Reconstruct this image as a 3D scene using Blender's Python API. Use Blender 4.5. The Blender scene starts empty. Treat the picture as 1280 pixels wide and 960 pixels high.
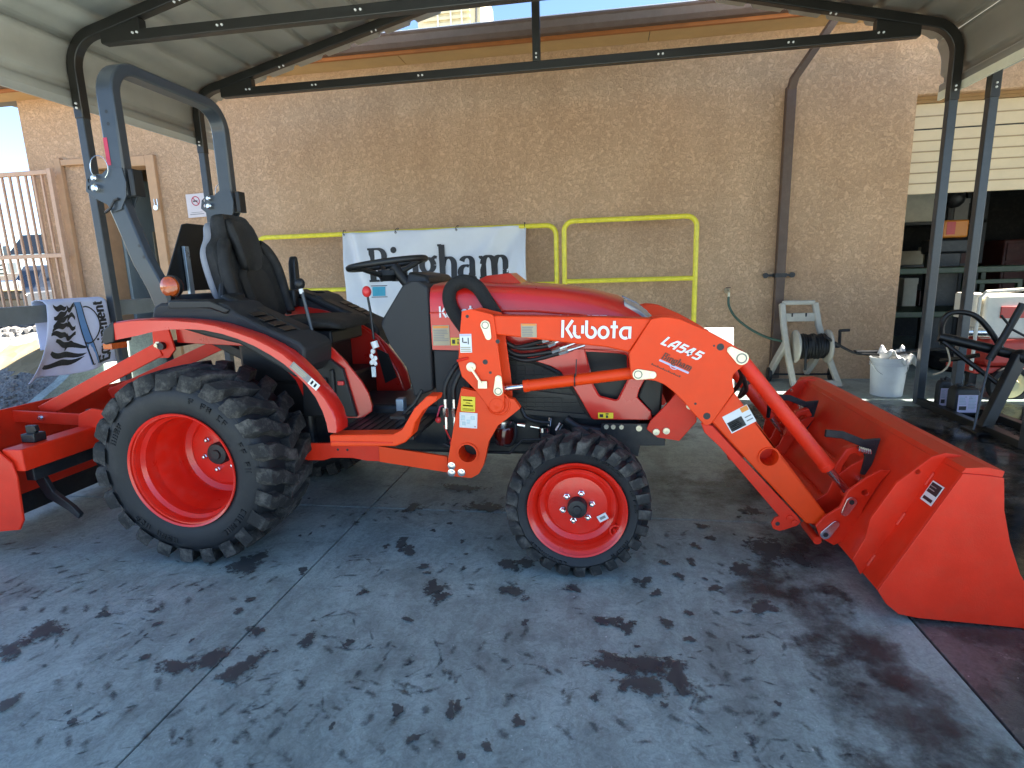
import bpy, math, random
from mathutils import Vector, Matrix
from mathutils.geometry import tessellate_polygon

# ------------------------------------------------------------------ camera, sky, sun
SC = bpy.context.scene
COL = SC.collection
cam_data = bpy.data.cameras.new('camera')
cam = bpy.data.objects.new('camera', cam_data)
COL.objects.link(cam)
SC.camera = cam
YAW, PITCH, ROLL = math.radians(9.4), math.radians(11.2), math.radians(1.76)
_f = Vector((-math.sin(YAW) * math.cos(PITCH), math.cos(YAW) * math.cos(PITCH), -math.sin(PITCH)))
_r = Vector((math.cos(YAW), math.sin(YAW), 0))
_d = _f.cross(_r)
_r2 = _r * math.cos(ROLL) + _d * math.sin(ROLL)
_d2 = _d * math.cos(ROLL) - _r * math.sin(ROLL)
cam.matrix_world = Matrix(((_r2.x, -_d2.x, -_f.x, 0), (_r2.y, -_d2.y, -_f.y, 0), (_r2.z, -_d2.z, -_f.z, 1.22), (0, 0, 0, 1)))
cam_data.sensor_width = 36
cam_data.lens = 709 / 1280 * 36
cam_data.clip_start = 0.05
cam_data.clip_end = 1500

SUN_TO = Vector((1.0, 0.053, 1.0)).normalized()
SUN_EL = math.asin(SUN_TO.z)
SUN_AZ = math.atan2(SUN_TO.x, SUN_TO.y)
world = bpy.data.worlds.new('World')
SC.world = world
world.use_nodes = True
_nt = world.node_tree
_sky = _nt.nodes.new('ShaderNodeTexSky')
_sky.sky_type = 'NISHITA'
_sky.sun_disc = False
_sky.sun_elevation = SUN_EL
_sky.sun_rotation = SUN_AZ
_sky.air_density = 1.0
_sky.altitude = 2500
_sky.dust_density = 0.0
_sky.ozone_density = 3.0
_bg = _nt.nodes['Background']
_nt.links.new(_sky.outputs[0], _bg.inputs[0])
_bg.inputs[1].default_value = 0.055
sun_data = bpy.data.lights.new('sun', 'SUN')
sun_data.energy = 5.0
sun_data.angle = math.radians(0.5)
sun_data.color = (1.0, 0.94, 0.84)
sun = bpy.data.objects.new('sun', sun_data)
COL.objects.link(sun)
sun.rotation_euler = SUN_TO.to_track_quat('Z', 'Y').to_euler()
sun.location = (8, 3, 12)
SC.view_settings.view_transform = 'Standard'
SC.view_settings.look = 'None'
SC.view_settings.exposure = 3.05
SC.view_settings.gamma = 1.0
SC.cycles.transparent_max_bounces = 40

# ------------------------------------------------------------------ materials
def srgb(r, g, b):
    f = lambda c: (c / 255 / 12.92) if c / 255 <= 0.04045 else ((c / 255 + 0.055) / 1.055) ** 2.4
    return (f(r), f(g), f(b))

def mat(name, col, rough=0.5, metal=0.0, var=0.12, scale=9.0, bump=0.0, bscale=60.0, coat=0.0, dust=0.0,
        dustcol=(0.30, 0.27, 0.23), trans=0.0, spec=0.5, detail=6, emis=None):
    m = bpy.data.materials.new(name)
    m.use_nodes = True
    nt = m.node_tree
    N, L = nt.nodes, nt.links
    b = N['Principled BSDF']
    tc = N.new('ShaderNodeTexCoord')
    nz = N.new('ShaderNodeTexNoise')
    nz.inputs['Scale'].default_value = scale
    nz.inputs['Detail'].default_value = detail
    nz.inputs['Roughness'].default_value = 0.65
    L.new(tc.outputs['Object'], nz.inputs['Vector'])
    mx = N.new('ShaderNodeMix')
    mx.data_type = 'RGBA'
    lo = [max(0, c * (1 - var)) for c in col]
    hi = [min(1, c * (1 + var)) for c in col]
    mx.inputs[6].default_value = (*lo, 1)
    mx.inputs[7].default_value = (*hi, 1)
    rp = N.new('ShaderNodeValToRGB')
    rp.color_ramp.elements[0].position = 0.34
    rp.color_ramp.elements[1].position = 0.66
    L.new(nz.outputs['Fac'], rp.inputs[0])
    L.new(rp.outputs[0], mx.inputs[0])
    out = mx.outputs[2]
    if dust > 0:
        n2 = N.new('ShaderNodeTexNoise')
        n2.inputs['Scale'].default_value = 14
        n2.inputs['Detail'].default_value = 9
        n2.inputs['Roughness'].default_value = 0.75
        L.new(tc.outputs['Object'], n2.inputs['Vector'])
        r2 = N.new('ShaderNodeValToRGB')
        r2.color_ramp.elements[0].position = 0.48
        r2.color_ramp.elements[1].position = 0.72
        r2.color_ramp.elements[1].color = (dust, dust, dust, 1)
        L.new(n2.outputs['Fac'], r2.inputs[0])
        m2 = N.new('ShaderNodeMix')
        m2.data_type = 'RGBA'
        m2.inputs[7].default_value = (*dustcol, 1)
        L.new(out, m2.inputs[6])
        L.new(r2.outputs[0], m2.inputs[0])
        out = m2.outputs[2]
    L.new(out, b.inputs['Base Color'])
    b.inputs['Metallic'].default_value = metal
    b.inputs['Specular IOR Level'].default_value = spec
    mr = N.new('ShaderNodeMapRange')
    mr.inputs['To Min'].default_value = max(0.02, rough - 0.09)
    mr.inputs['To Max'].default_value = min(1, rough + 0.09)
    L.new(nz.outputs['Fac'], mr.inputs['Value'])
    L.new(mr.outputs[0], b.inputs['Roughness'])
    b.inputs['Coat Weight'].default_value = coat
    b.inputs['Coat Roughness'].default_value = 0.12
    b.inputs['Transmission Weight'].default_value = trans
    if bump > 0:
        n3 = N.new('ShaderNodeTexNoise')
        n3.inputs['Scale'].default_value = bscale
        n3.inputs['Detail'].default_value = 5
        L.new(tc.outputs['Object'], n3.inputs['Vector'])
        bp = N.new('ShaderNodeBump')
        bp.inputs['Strength'].default_value = bump
        bp.inputs['Distance'].default_value = 0.01
        L.new(n3.outputs['Fac'], bp.inputs['Height'])
        L.new(bp.outputs[0], b.inputs['Normal'])
    return m

M = {}
M['orange'] = mat('orange_paint', srgb(236, 66, 12), 0.46, var=0.06, scale=5, bump=0.06, bscale=320, coat=0.04, spec=0.3, dust=0.05, dustcol=(0.5, 0.2, 0.1))
M['red'] = mat('hood_paint', srgb(205, 34, 24), 0.30, var=0.05, scale=5, coat=0.6)
M['rim'] = mat('rim_paint', srgb(226, 38, 20), 0.30, var=0.06, scale=8, coat=0.35, dust=0.10)
M['bucket'] = mat('bucket_paint', srgb(222, 44, 16), 0.45, var=0.09, scale=6, bump=0.08, bscale=240, coat=0.06, spec=0.35, dust=0.10, dustcol=(0.42, 0.16, 0.09))
M['black'] = mat('black_plastic', (0.008, 0.0083, 0.0092), 0.48, var=0.2, scale=20, bump=0.08, bscale=500)
M['cowl'] = mat('cowl_plastic', (0.019, 0.019, 0.0205), 0.62, var=0.12, scale=12, bump=0.12, bscale=600)
M['fabric'] = mat('seat_vinyl', (0.012, 0.0113, 0.0107), 0.66, var=0.25, scale=18, bump=0.3, bscale=420, dust=0.10)
M['insert'] = mat('seat_cloth', (0.024, 0.019, 0.014), 0.85, var=0.3, scale=40, bump=0.4, bscale=500)
M['shell'] = mat('grey_shell', (0.30, 0.30, 0.33), 0.5, var=0.06)
M['iron'] = mat('dark_iron', (0.010, 0.0115, 0.0145), 0.45, var=0.3, scale=25, dust=0.08)
M['rubber'] = mat('tyre_rubber', (0.008, 0.0085, 0.010), 0.72, var=0.25, scale=22, bump=0.15, bscale=120, dust=0.16, dustcol=(0.17, 0.155, 0.135))
M['sidewall'] = mat('sidewall_rubber', (0.009, 0.0105, 0.0135), 0.6, var=0.2, scale=20, bump=0.05, bscale=200, dust=0.04)
M['tread'] = mat('tread_rubber', (0.017, 0.0165, 0.016), 0.82, var=0.3, scale=18, bump=0.3, bscale=90, dust=0.75, dustcol=(0.17, 0.155, 0.135))
M['rops'] = mat('rops_steel', (0.034, 0.041, 0.049), 0.36, var=0.1, scale=14, coat=0.2)
M['chrome'] = mat('bright_steel', (0.72, 0.72, 0.72), 0.22, 1.0, var=0.06, scale=30)
M['zinc'] = mat('zinc_plate', (0.74, 0.67, 0.48), 0.38, 0.55, var=0.1, scale=30)
M['glass'] = mat('lamp_glass', (0.30, 0.31, 0.32), 0.08, 0.3, var=0.1)
M['amber'] = mat('amber_lens', (0.45, 0.075, 0.008), 0.14, var=0.2, scale=60, coat=0.8)
M['yellow_knob'] = mat('yellow_knob', (0.80, 0.50, 0.02), 0.4)
M['red_knob'] = mat('red_knob', (0.62, 0.03, 0.03), 0.35)
M['white'] = mat('white_print', (0.80, 0.80, 0.80), 0.45, var=0.03)
M['ink'] = mat('black_print', (0.018, 0.018, 0.02), 0.5, var=0.1)
M['ink_brown'] = mat('brown_print', (0.10, 0.03, 0.015), 0.5, var=0.1)
M['lav'] = mat('lavender_print', (0.55, 0.50, 0.66), 0.5, var=0.04)
M['st_white'] = mat('sticker_white', (0.72, 0.72, 0.70), 0.4, var=0.03)
M['st_yellow'] = mat('sticker_yellow', (0.80, 0.62, 0.02), 0.4, var=0.03)
M['st_tan'] = mat('sticker_tan', (0.42, 0.34, 0.22), 0.45, var=0.08)
M['st_orange'] = mat('sticker_orange', (0.75, 0.25, 0.03), 0.4, var=0.03)
M['st_grey'] = mat('sticker_grey', (0.22, 0.21, 0.20), 0.5, var=0.1)
M['red_tape'] = mat('red_tape', (0.45, 0.02, 0.06), 0.4)
M['hose'] = mat('hose_rubber', (0.008, 0.008, 0.009), 0.5, var=0.15)
M['sleeve'] = mat('nylon_sleeve', (0.010, 0.0092, 0.0085), 0.85, var=0.3, scale=30, bump=0.5, bscale=160)
M['mesh'] = mat('grille_mesh', (0.004, 0.004, 0.0045), 0.5, var=0.2)
M['grille_bar'] = mat('grille_frame', (0.016, 0.015, 0.0145), 0.5, var=0.2)
M['frame_tube'] = mat('carport_tube', (0.011, 0.010, 0.008), 0.42, var=0.15, scale=12, coat=0.2)
M['post_tube'] = mat('carport_post', (0.030, 0.037, 0.045), 0.40, var=0.15, scale=10, coat=0.2, dust=0.06)
M['roof'] = mat('roof_steel', (0.46, 0.46, 0.42), 0.45, 0.15, var=0.08, scale=3, dust=0.10)
M['trim'] = mat('eave_trim', (0.86, 0.84, 0.66), 0.45, var=0.05)
M['yellow_rail'] = mat('yellow_rail', (0.86, 0.74, 0.04), 0.38, var=0.10, scale=20, coat=0.2, dust=0.35, dustcol=(0.45, 0.33, 0.06))
M['soffit'] = mat('soffit_board', srgb(188, 152, 104), 0.8, var=0.06, scale=5, bump=0.15, bscale=40)
M['fascia'] = mat('fascia_board', srgb(160, 94, 42), 0.7, var=0.12, scale=6)
M['gutter'] = mat('gutter_brown', srgb(92, 72, 62), 0.5, var=0.1, scale=6, dust=0.1)
M['downspout'] = mat('downspout_brown', srgb(92, 72, 60), 0.55, var=0.12, scale=5, dust=0.12)
M['doorframe'] = mat('frame_tan', srgb(190, 150, 112), 0.6, var=0.08)
M['doorleaf'] = mat('door_leaf', srgb(146, 158, 158), 0.5, var=0.05, bump=0.05)
M['garage'] = mat('garage_door', srgb(212, 192, 158), 0.55, var=0.05, scale=4, dust=0.06)
M['gate'] = mat('gate_steel', srgb(196, 160, 132), 0.55, var=0.1, scale=10)
M['dark_room'] = mat('room_wall', (0.60, 0.56, 0.45), 0.85, var=0.2, scale=2)
M['dull_green'] = mat('green_paint', (0.012, 0.030, 0.010), 0.5, var=0.25, dust=0.1)
M['dull_red'] = mat('cabinet_red', (0.06, 0.012, 0.008), 0.5, var=0.2, dust=0.1)
M['reel'] = mat('reel_plastic', srgb(188, 182, 168), 0.6, var=0.08, scale=12, dust=0.25, dustcol=(0.22, 0.19, 0.15))
M['pail'] = mat('pail_plastic', (0.68, 0.68, 0.66), 0.45, var=0.05, scale=12, dust=0.15)
M['greenhose'] = mat('green_hose', (0.05, 0.10, 0.07), 0.5, var=0.15)
M['machine_red'] = mat('machine_red', (0.55, 0.05, 0.035), 0.4, var=0.12, dust=0.06)
M['machine_cream'] = mat('machine_cream', (0.66, 0.62, 0.52), 0.5, var=0.08, dust=0.08)
M['cream_wheel'] = mat('cream_wheel', (0.62, 0.54, 0.28), 0.5, var=0.1)
M['truck'] = mat('truck_paint', (0.028, 0.032, 0.04), 0.3, coat=0.5)
M['truck_white'] = mat('truck_white', (0.62, 0.66, 0.70), 0.35, coat=0.4)
M['window'] = mat('dark_glass', (0.010, 0.012, 0.014), 0.06, var=0.1)
M['cooler'] = mat('cooler_cream', srgb(214, 204, 168), 0.6, var=0.08)
M['paper'] = mat('paper', (0.66, 0.60, 0.60), 0.7, var=0.04)
M['blue'] = mat('blue_print', (0.15, 0.32, 0.62), 0.6, var=0.05)
M['teal'] = mat('teal_print', (0.05, 0.38, 0.52), 0.5, var=0.05)
M['soot'] = mat('soot_black', (0.005, 0.005, 0.0055), 0.4, var=0.2, scale=20)
M['groove'] = mat('door_groove', srgb(160, 138, 108), 0.7, var=0.1)
M['header'] = mat('door_header', srgb(150, 116, 74), 0.7, var=0.15, scale=4)
M['girt'] = mat('girt_paint', (0.17, 0.19, 0.19), 0.45, var=0.12, dust=0.1)
M['bluegrey'] = mat('poster_blue', (0.045, 0.07, 0.11), 0.5, var=0.5, scale=12)
M['roofing'] = mat('roofing', (0.25, 0.23, 0.20), 0.8, var=0.15)
M['fence_far'] = mat('far_wall', (0.42, 0.38, 0.33), 0.8, var=0.1)
M['red_glass'] = mat('bowl_red', (0.10, 0.008, 0.006), 0.15, coat=0.6)
M['blue_metal'] = mat('blue_zinc', (0.34, 0.42, 0.50), 0.3, 0.5)

def stucco():
    m = bpy.data.materials.new('stucco')
    m.use_nodes = True
    nt = m.node_tree
    N, L = nt.nodes, nt.links
    b = N['Principled BSDF']
    tc = N.new('ShaderNodeTexCoord')
    big = N.new('ShaderNodeTexNoise')
    big.inputs['Scale'].default_value = 1.1
    big.inputs['Detail'].default_value = 4
    L.new(tc.outputs['Object'], big.inputs['Vector'])
    mid = N.new('ShaderNodeTexNoise')
    mid.inputs['Scale'].default_value = 34
    mid.inputs['Detail'].default_value = 8
    mid.inputs['Roughness'].default_value = 0.7
    mid.inputs['Distortion'].default_value = 0.9
    L.new(tc.outputs['Object'], mid.inputs['Vector'])
    c1 = N.new('ShaderNodeMix'); c1.data_type = 'RGBA'
    c1.inputs[6].default_value = (*srgb(206, 166, 130), 1)
    c1.inputs[7].default_value = (*srgb(222, 188, 154), 1)
    L.new(big.outputs['Fac'], c1.inputs[0])
    r = N.new('ShaderNodeValToRGB')
    r.color_ramp.elements[0].position = 0.36
    r.color_ramp.elements[0].color = (0.78, 0.765, 0.75, 1)
    r.color_ramp.elements[1].position = 0.60
    r.color_ramp.elements[1].color = (1.0, 1.0, 1.0, 1)
    L.new(mid.outputs['Fac'], r.inputs[0])
    mu = N.new('ShaderNodeMix'); mu.data_type = 'RGBA'; mu.blend_type = 'MULTIPLY'
    mu.inputs[0].default_value = 1
    L.new(c1.outputs[2], mu.inputs[6]); L.new(r.outputs[0], mu.inputs[7])
    mp = N.new('ShaderNodeMapping'); mp.inputs['Scale'].default_value = (1.6, 1, 0.6)
    L.new(tc.outputs['Object'], mp.inputs['Vector'])
    sk = N.new('ShaderNodeTexNoise'); sk.inputs['Scale'].default_value = 1.0; sk.inputs['Detail'].default_value = 7; sk.inputs['Roughness'].default_value = 0.65
    L.new(mp.outputs[0], sk.inputs['Vector'])
    rs = N.new('ShaderNodeValToRGB')
    rs.color_ramp.elements[0].position = 0.34; rs.color_ramp.elements[0].color = (0.90, 0.89, 0.88, 1)
    rs.color_ramp.elements[1].position = 0.62; rs.color_ramp.elements[1].color = (1.05, 1.05, 1.05, 1)
    L.new(sk.outputs['Fac'], rs.inputs[0])
    mu2 = N.new('ShaderNodeMix'); mu2.data_type = 'RGBA'; mu2.blend_type = 'MULTIPLY'; mu2.inputs[0].default_value = 1
    L.new(mu.outputs[2], mu2.inputs[6]); L.new(rs.outputs[0], mu2.inputs[7])
    L.new(mu2.outputs[2], b.inputs['Base Color'])
    b.inputs['Roughness'].default_value = 0.9
    b.inputs['Specular IOR Level'].default_value = 0.2
    r2 = N.new('ShaderNodeValToRGB')
    r2.color_ramp.elements[0].position = 0.38
    r2.color_ramp.elements[1].position = 0.56
    L.new(mid.outputs['Fac'], r2.inputs[0])
    bp = N.new('ShaderNodeBump')
    bp.inputs['Strength'].default_value = 0.7
    bp.inputs['Distance'].default_value = 0.010
    L.new(r2.outputs[0], bp.inputs['Height'])
    L.new(bp.outputs[0], b.inputs['Normal'])
    return m
M['stucco'] = stucco()

def concrete(name, wet=0.0):
    m = bpy.data.materials.new(name)
    m.use_nodes = True
    nt = m.node_tree
    N, L = nt.nodes, nt.links
    b = N['Principled BSDF']
    tc = N.new('ShaderNodeTexCoord')
    def noise(s, d=6, rgh=0.6, dist=0.0, stretch=None):
        n = N.new('ShaderNodeTexNoise')
        n.inputs['Scale'].default_value = s
        n.inputs['Detail'].default_value = d
        n.inputs['Roughness'].default_value = rgh
        n.inputs['Distortion'].default_value = dist
        if stretch:
            mp = N.new('ShaderNodeMapping')
            mp.inputs['Scale'].default_value = stretch
            mp.inputs['Rotation'].default_value = (0, 0, 0.12)
            L.new(tc.outputs['Object'], mp.inputs['Vector'])
            L.new(mp.outputs[0], n.inputs['Vector'])
        else:
            L.new(tc.outputs['Object'], n.inputs['Vector'])
        return n
    def ramp(src, p0, p1, c0, c1):
        r = N.new('ShaderNodeValToRGB')
        r.color_ramp.elements[0].position = p0
        r.color_ramp.elements[1].position = p1
        r.color_ramp.elements[0].color = (*c0, 1)
        r.color_ramp.elements[1].color = (*c1, 1)
        L.new(src, r.inputs[0])
        return r.outputs[0]
    def mul(a, bb, f=1.0):
        x = N.new('ShaderNodeMix'); x.data_type = 'RGBA'; x.blend_type = 'MULTIPLY'
        x.inputs[0].default_value = f
        L.new(a, x.inputs[6]); L.new(bb, x.inputs[7])
        return x.outputs[2]
    base = ramp(noise(1.3, 5, 0.6).outputs['Fac'], 0.3, 0.7, (0.10, 0.093, 0.088) if wet else (0.300, 0.368, 0.342), (0.20, 0.19, 0.18) if wet else (0.455, 0.545, 0.510))
    blot = ramp(noise(4.5, 9, 0.75, 0.8).outputs['Fac'], 0.36, 0.58, (0.68, 0.675, 0.67), (1, 1, 1))
    streak = ramp(noise(7, 7, 0.7, 0.4, (1.0, 0.28, 1)).outputs['Fac'], 0.36, 0.56, (0.76, 0.755, 0.75), (1, 1, 1))
    scuff = ramp(noise(30, 8, 0.75, 1.8).outputs['Fac'], 0.36, 0.56, (0.70, 0.695, 0.69), (1, 1, 1))
    grain = ramp(noise(160, 3, 0.6).outputs['Fac'], 0.3, 0.7, (0.86, 0.86, 0.86), (1.06, 1.06, 1.06))
    c = mul(mul(mul(mul(base, blot), streak), scuff), grain)
    speck = ramp(noise(75, 2, 0.5).outputs['Fac'], 0.735, 0.75, (0, 0, 0), (1, 1, 1))
    sm = N.new('ShaderNodeMix'); sm.data_type = 'RGBA'
    sm.inputs[7].default_value = (0.6, 0.6, 0.58, 1)
    L.new(speck, sm.inputs[0]); L.new(c, sm.inputs[6])
    out = sm.outputs[2]
    L.new(out, b.inputs['Base Color'])
    rr = N.new('ShaderNodeMapRange')
    rr.inputs['To Min'].default_value = 0.08 if wet else 0.36
    rr.inputs['To Max'].default_value = 0.45 if wet else 0.75
    L.new(noise(4, 6, 0.65).outputs['Fac'], rr.inputs['Value'])
    L.new(rr.outputs[0], b.inputs['Roughness'])
    bp = N.new('ShaderNodeBump')
    bp.inputs['Strength'].default_value = 0.25
    bp.inputs['Distance'].default_value = 0.004
    L.new(noise(60, 8, 0.7).outputs['Fac'], bp.inputs['Height'])
    L.new(bp.outputs[0], b.inputs['Normal'])
    return m
M['concrete'] = concrete('concrete')
M['concrete_wet'] = concrete('wet_concrete', 1.0)

def stain_mat(name, col, rough, maxa, nscale=24.0, softness=0.22):
    """flat stain sheet: opaque in its middle, a broken noisy edge (attribute 'core' runs 1 to 0)"""
    m = bpy.data.materials.new(name)
    m.use_nodes = True
    nt = m.node_tree
    N, L = nt.nodes, nt.links
    b = N['Principled BSDF']
    b.inputs['Base Color'].default_value = (*col, 1)
    b.inputs['Roughness'].default_value = rough
    at = N.new('ShaderNodeAttribute'); at.attribute_name = 'core'
    tc = N.new('ShaderNodeTexCoord')
    nz = N.new('ShaderNodeTexNoise')
    nz.inputs['Scale'].default_value = nscale
    nz.inputs['Detail'].default_value = 8
    nz.inputs['Roughness'].default_value = 0.7
    L.new(tc.outputs['Object'], nz.inputs['Vector'])
    a = N.new('ShaderNodeMath'); a.operation = 'MULTIPLY_ADD'
    a.inputs[1].default_value = 2.4; a.inputs[2].default_value = -1.2
    L.new(nz.outputs['Fac'], a.inputs[0])
    s = N.new('ShaderNodeMath'); s.operation = 'ADD'
    L.new(at.outputs['Fac'], s.inputs[0]); L.new(a.outputs[0], s.inputs[1])
    mr = N.new('ShaderNodeMapRange')
    mr.inputs['From Min'].default_value = 0.32
    mr.inputs['From Max'].default_value = 0.32 + softness
    mr.inputs['To Max'].default_value = maxa
    L.new(s.outputs[0], mr.inputs['Value'])
    # never reaches the sheet's own rim
    e = N.new('ShaderNodeMapRange')
    e.inputs['From Max'].default_value = 0.15
    L.new(at.outputs['Fac'], e.inputs['Value'])
    f = N.new('ShaderNodeMath'); f.operation = 'MULTIPLY'
    L.new(mr.outputs[0], f.inputs[0]); L.new(e.outputs[0], f.inputs[1])
    L.new(f.outputs[0], b.inputs['Alpha'])
    return m
M['stain'] = stain_mat('oil_stain', (0.060, 0.062, 0.060), 0.55, 0.84, 30, 0.22)
M['wet'] = stain_mat('wet_patch', (0.050, 0.046, 0.043), 0.48, 0.88, 6, 0.9)
M['wet_shaded'] = stain_mat('wet_shaded_floor', (0.012, 0.011, 0.011), 0.12, 0.96, 4, 0.5)  # wet floor, blackened further to put the right side's shade into it
M['smudge'] = stain_mat('tyre_smudge', (0.055, 0.055, 0.056), 0.7, 0.50, 30, 0.5)

def ground_mat(name, c0, c1, scale, bump, c2=None):
    m = bpy.data.materials.new(name)
    m.use_nodes = True
    nt = m.node_tree
    N, L = nt.nodes, nt.links
    b = N['Principled BSDF']
    tc = N.new('ShaderNodeTexCoord')
    vo = N.new('ShaderNodeTexVoronoi'); vo.inputs['Scale'].default_value = scale
    L.new(tc.outputs['Object'], vo.inputs['Vector'])
    nz = N.new('ShaderNodeTexNoise'); nz.inputs['Scale'].default_value = scale * 0.3; nz.inputs['Detail'].default_value = 8
    L.new(tc.outputs['Object'], nz.inputs['Vector'])
    ad = N.new('ShaderNodeMath'); ad.operation = 'MULTIPLY_ADD'; ad.inputs[1].default_value = 0.5
    sx = N.new('ShaderNodeSeparateColor'); L.new(vo.outputs['Color'], sx.inputs[0])
    L.new(sx.outputs[0], ad.inputs[0]); 
    hf = N.new('ShaderNodeMath'); hf.operation = 'MULTIPLY'; hf.inputs[1].default_value = 0.6
    L.new(nz.outputs['Fac'], hf.inputs[0]); L.new(hf.outputs[0], ad.inputs[2])
    mx = N.new('ShaderNodeMix'); mx.data_type = 'RGBA'
    mx.inputs[6].default_value = (*c0, 1); mx.inputs[7].default_value = (*c1, 1)
    L.new(ad.outputs[0], mx.inputs[0])
    L.new(mx.outputs[2], b.inputs['Base Color'])
    b.inputs['Roughness'].default_value = 0.9
    bp = N.new('ShaderNodeBump'); bp.inputs['Strength'].default_value = bump; bp.inputs['Distance'].default_value = 0.03
    L.new(vo.outputs['Distance'], bp.inputs['Height']); L.new(bp.outputs[0], b.inputs['Normal'])
    return m
M['gravel'] = ground_mat('gravel', (0.09, 0.085, 0.08), (0.26, 0.25, 0.23), 28, 0.8)
M['dirt'] = ground_mat('dry_dirt', (0.17, 0.125, 0.06), (0.27, 0.21, 0.115), 9, 0.4)
M['rock'] = mat('rock', (0.17, 0.16, 0.15), 0.9, var=0.3, scale=5, bump=0.5, bscale=20)

def cloth_mat(name, col):
    return mat(name, col, 0.42, var=0.03, scale=4, bump=0.05, bscale=30)
M['banner'] = cloth_mat('banner_vinyl', (0.70, 0.72, 0.76))
M['towel'] = mat('towel_cloth', (0.72, 0.74, 0.90), 0.75, var=0.05, scale=6, bump=0.1, bscale=90)

# ------------------------------------------------------------------ mesh helpers
W = {}          # world translation of every parent object
random.seed(7)

class MB:
    def __init__(s):
        s.v, s.f, s.m = [], [], []
        s.mi = 0
    def add(s, verts, faces):
        o = len(s.v)
        s.v += [tuple(p) for p in verts]
        for f in faces:
            s.f.append(tuple(i + o for i in f)); s.m.append(s.mi)
        return s
    def box(s, a, b, M4=None):
        (x0, y0, z0), (x1, y1, z1) = a, b
        v = [Vector(p) for p in ((x0, y0, z0), (x1, y0, z0), (x1, y1, z0), (x0, y1, z0), (x0, y0, z1), (x1, y0, z1), (x1, y1, z1), (x0, y1, z1))]
        if M4 is not None: v = [M4 @ p for p in v]
        return s.add(v, [(0, 3, 2, 1), (4, 5, 6, 7), (0, 1, 5, 4), (1, 2, 6, 5), (2, 3, 7, 6), (3, 0, 4, 7)])
    def bar(s, p0, p1, w, h, up=(0, 0, 1)):
        p0, p1 = Vector(p0), Vector(p1)
        d = (p1 - p0); l = d.length; d.normalize()
        u = Vector(up)
        a = d.cross(u)
        if a.length < 1e-4: a = d.cross(Vector((0, 1, 0)))
        a.normalize(); u = a.cross(d)
        v = []
        for t in (p0, p1):
            for i, j in ((-1, -1), (1, -1), (1, 1), (-1, 1)):
                v.append(t + a * (i * w / 2) + u * (j * h / 2))
        return s.add(v, [(0, 1, 2, 3), (7, 6, 5, 4), (0, 4, 5, 1), (1, 5, 6, 2), (2, 6, 7, 3), (3, 7, 4, 0)])
    def prism(s, out, y0, y1, holes=(), axis='Y'):
        """outline in XZ extruded along Y (axis 'X': outline in YZ; 'Z': outline in XY)"""
        def P(a, b, t):
            return {'Y': (a, t, b), 'X': (t, a, b), 'Z': (a, b, t)}[axis]
        loops = [list(out)] + [list(h) for h in holes]
        flat = [p for l in loops for p in l]
        n = len(flat)
        tri = tessellate_polygon([[Vector((a, b, 0)) for a, b in l] for l in loops])
        v = [P(a, b, y0) for a, b in flat] + [P(a, b, y1) for a, b in flat]
        f = []
        area = sum(out[i][0] * out[(i + 1) % len(out)][1] - out[(i + 1) % len(out)][0] * out[i][1] for i in range(len(out)))
        for t in tri:
            a, b, c = t
            ar = (flat[b][0] - flat[a][0]) * (flat[c][1] - flat[a][1]) - (flat[c][0] - flat[a][0]) * (flat[b][1] - flat[a][1])
            if abs(ar) < 1e-12: continue
            if ar < 0: a, c = c, a
            f.append((a, b, c)); f.append((c + n, b + n, a + n))
        k = 0
        for li, l in enumerate(loops):
            m_ = len(l)
            for i in range(m_):
                a, b = k + i, k + (i + 1) % m_
                f.append((a, b, b + n, a + n))
            k += m_
        return s.add(v, f)
    def lathe(s, prof, c, axis='Y', n=48, closed=False, a0=0.0, a1=2 * math.pi):
        """prof: list of (radius, along)"""
        full = abs(a1 - a0 - 2 * math.pi) < 1e-6
        na = n if full else n + 1
        v = []
        for k in range(na):
            a = a0 + (a1 - a0) * k / n
            ca, sa = math.cos(a), math.sin(a)
            for r, t in prof:
                if axis == 'Y': v.append((c[0] + r * ca, c[1] + t, c[2] + r * sa))
                elif axis == 'X': v.append((c[0] + t, c[1] + r * ca, c[2] + r * sa))
                else: v.append((c[0] + r * ca, c[1] + r * sa, c[2] + t))
        m_ = len(prof); f = []
        for k in range(n):
            k2 = (k + 1) % na
            for i in range(m_ - (0 if closed else 1)):
                j = (i + 1) % m_
                f.append((k * m_ + i, k * m_ + j, k2 * m_ + j, k2 * m_ + i))
        return s.add(v, f)
    def cyl(s, p0, p1, r, n=16, r1=None, cap=True):
        p0, p1 = Vector(p0), Vector(p1)
        return s.tube([p0, p1], r, n, rr=[r, r if r1 is None else r1], cap=cap)
    def tube(s, path, r, n=10, rr=None, cap=True, closed=False):
        P = [Vector(p) for p in path]
        m_ = len(P)
        prev = None; v = []
        for i in range(m_):
            if closed: t = P[(i + 1) % m_] - P[i - 1]
            else: t = P[min(i + 1, m_ - 1)] - P[max(i - 1, 0)]
            t.normalize()
            if prev is None:
                a = t.orthogonal().normalized()
            else:
                a = prev - t * prev.dot(t)
                if a.length < 1e-5: a = t.orthogonal()
                a.normalize()
            prev = a
            b = t.cross(a)
            rad = rr[i] if rr else r
            for k in range(n):
                an = 2 * math.pi * k / n
                v.append(P[i] + a * (rad * math.cos(an)) + b * (rad * math.sin(an)))
        f = []
        for i in range(m_ if closed else m_ - 1):
            i2 = (i + 1) % m_
            for k in range(n):
                k2 = (k + 1) % n
                f.append((i * n + k, i * n + k2, i2 * n + k2, i2 * n + k))
        if cap and not closed:
            f.append(tuple(range(n - 1, -1, -1)))
            f.append(tuple((m_ - 1) * n + k for k in range(n)))
        return s.add(v, f)
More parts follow.
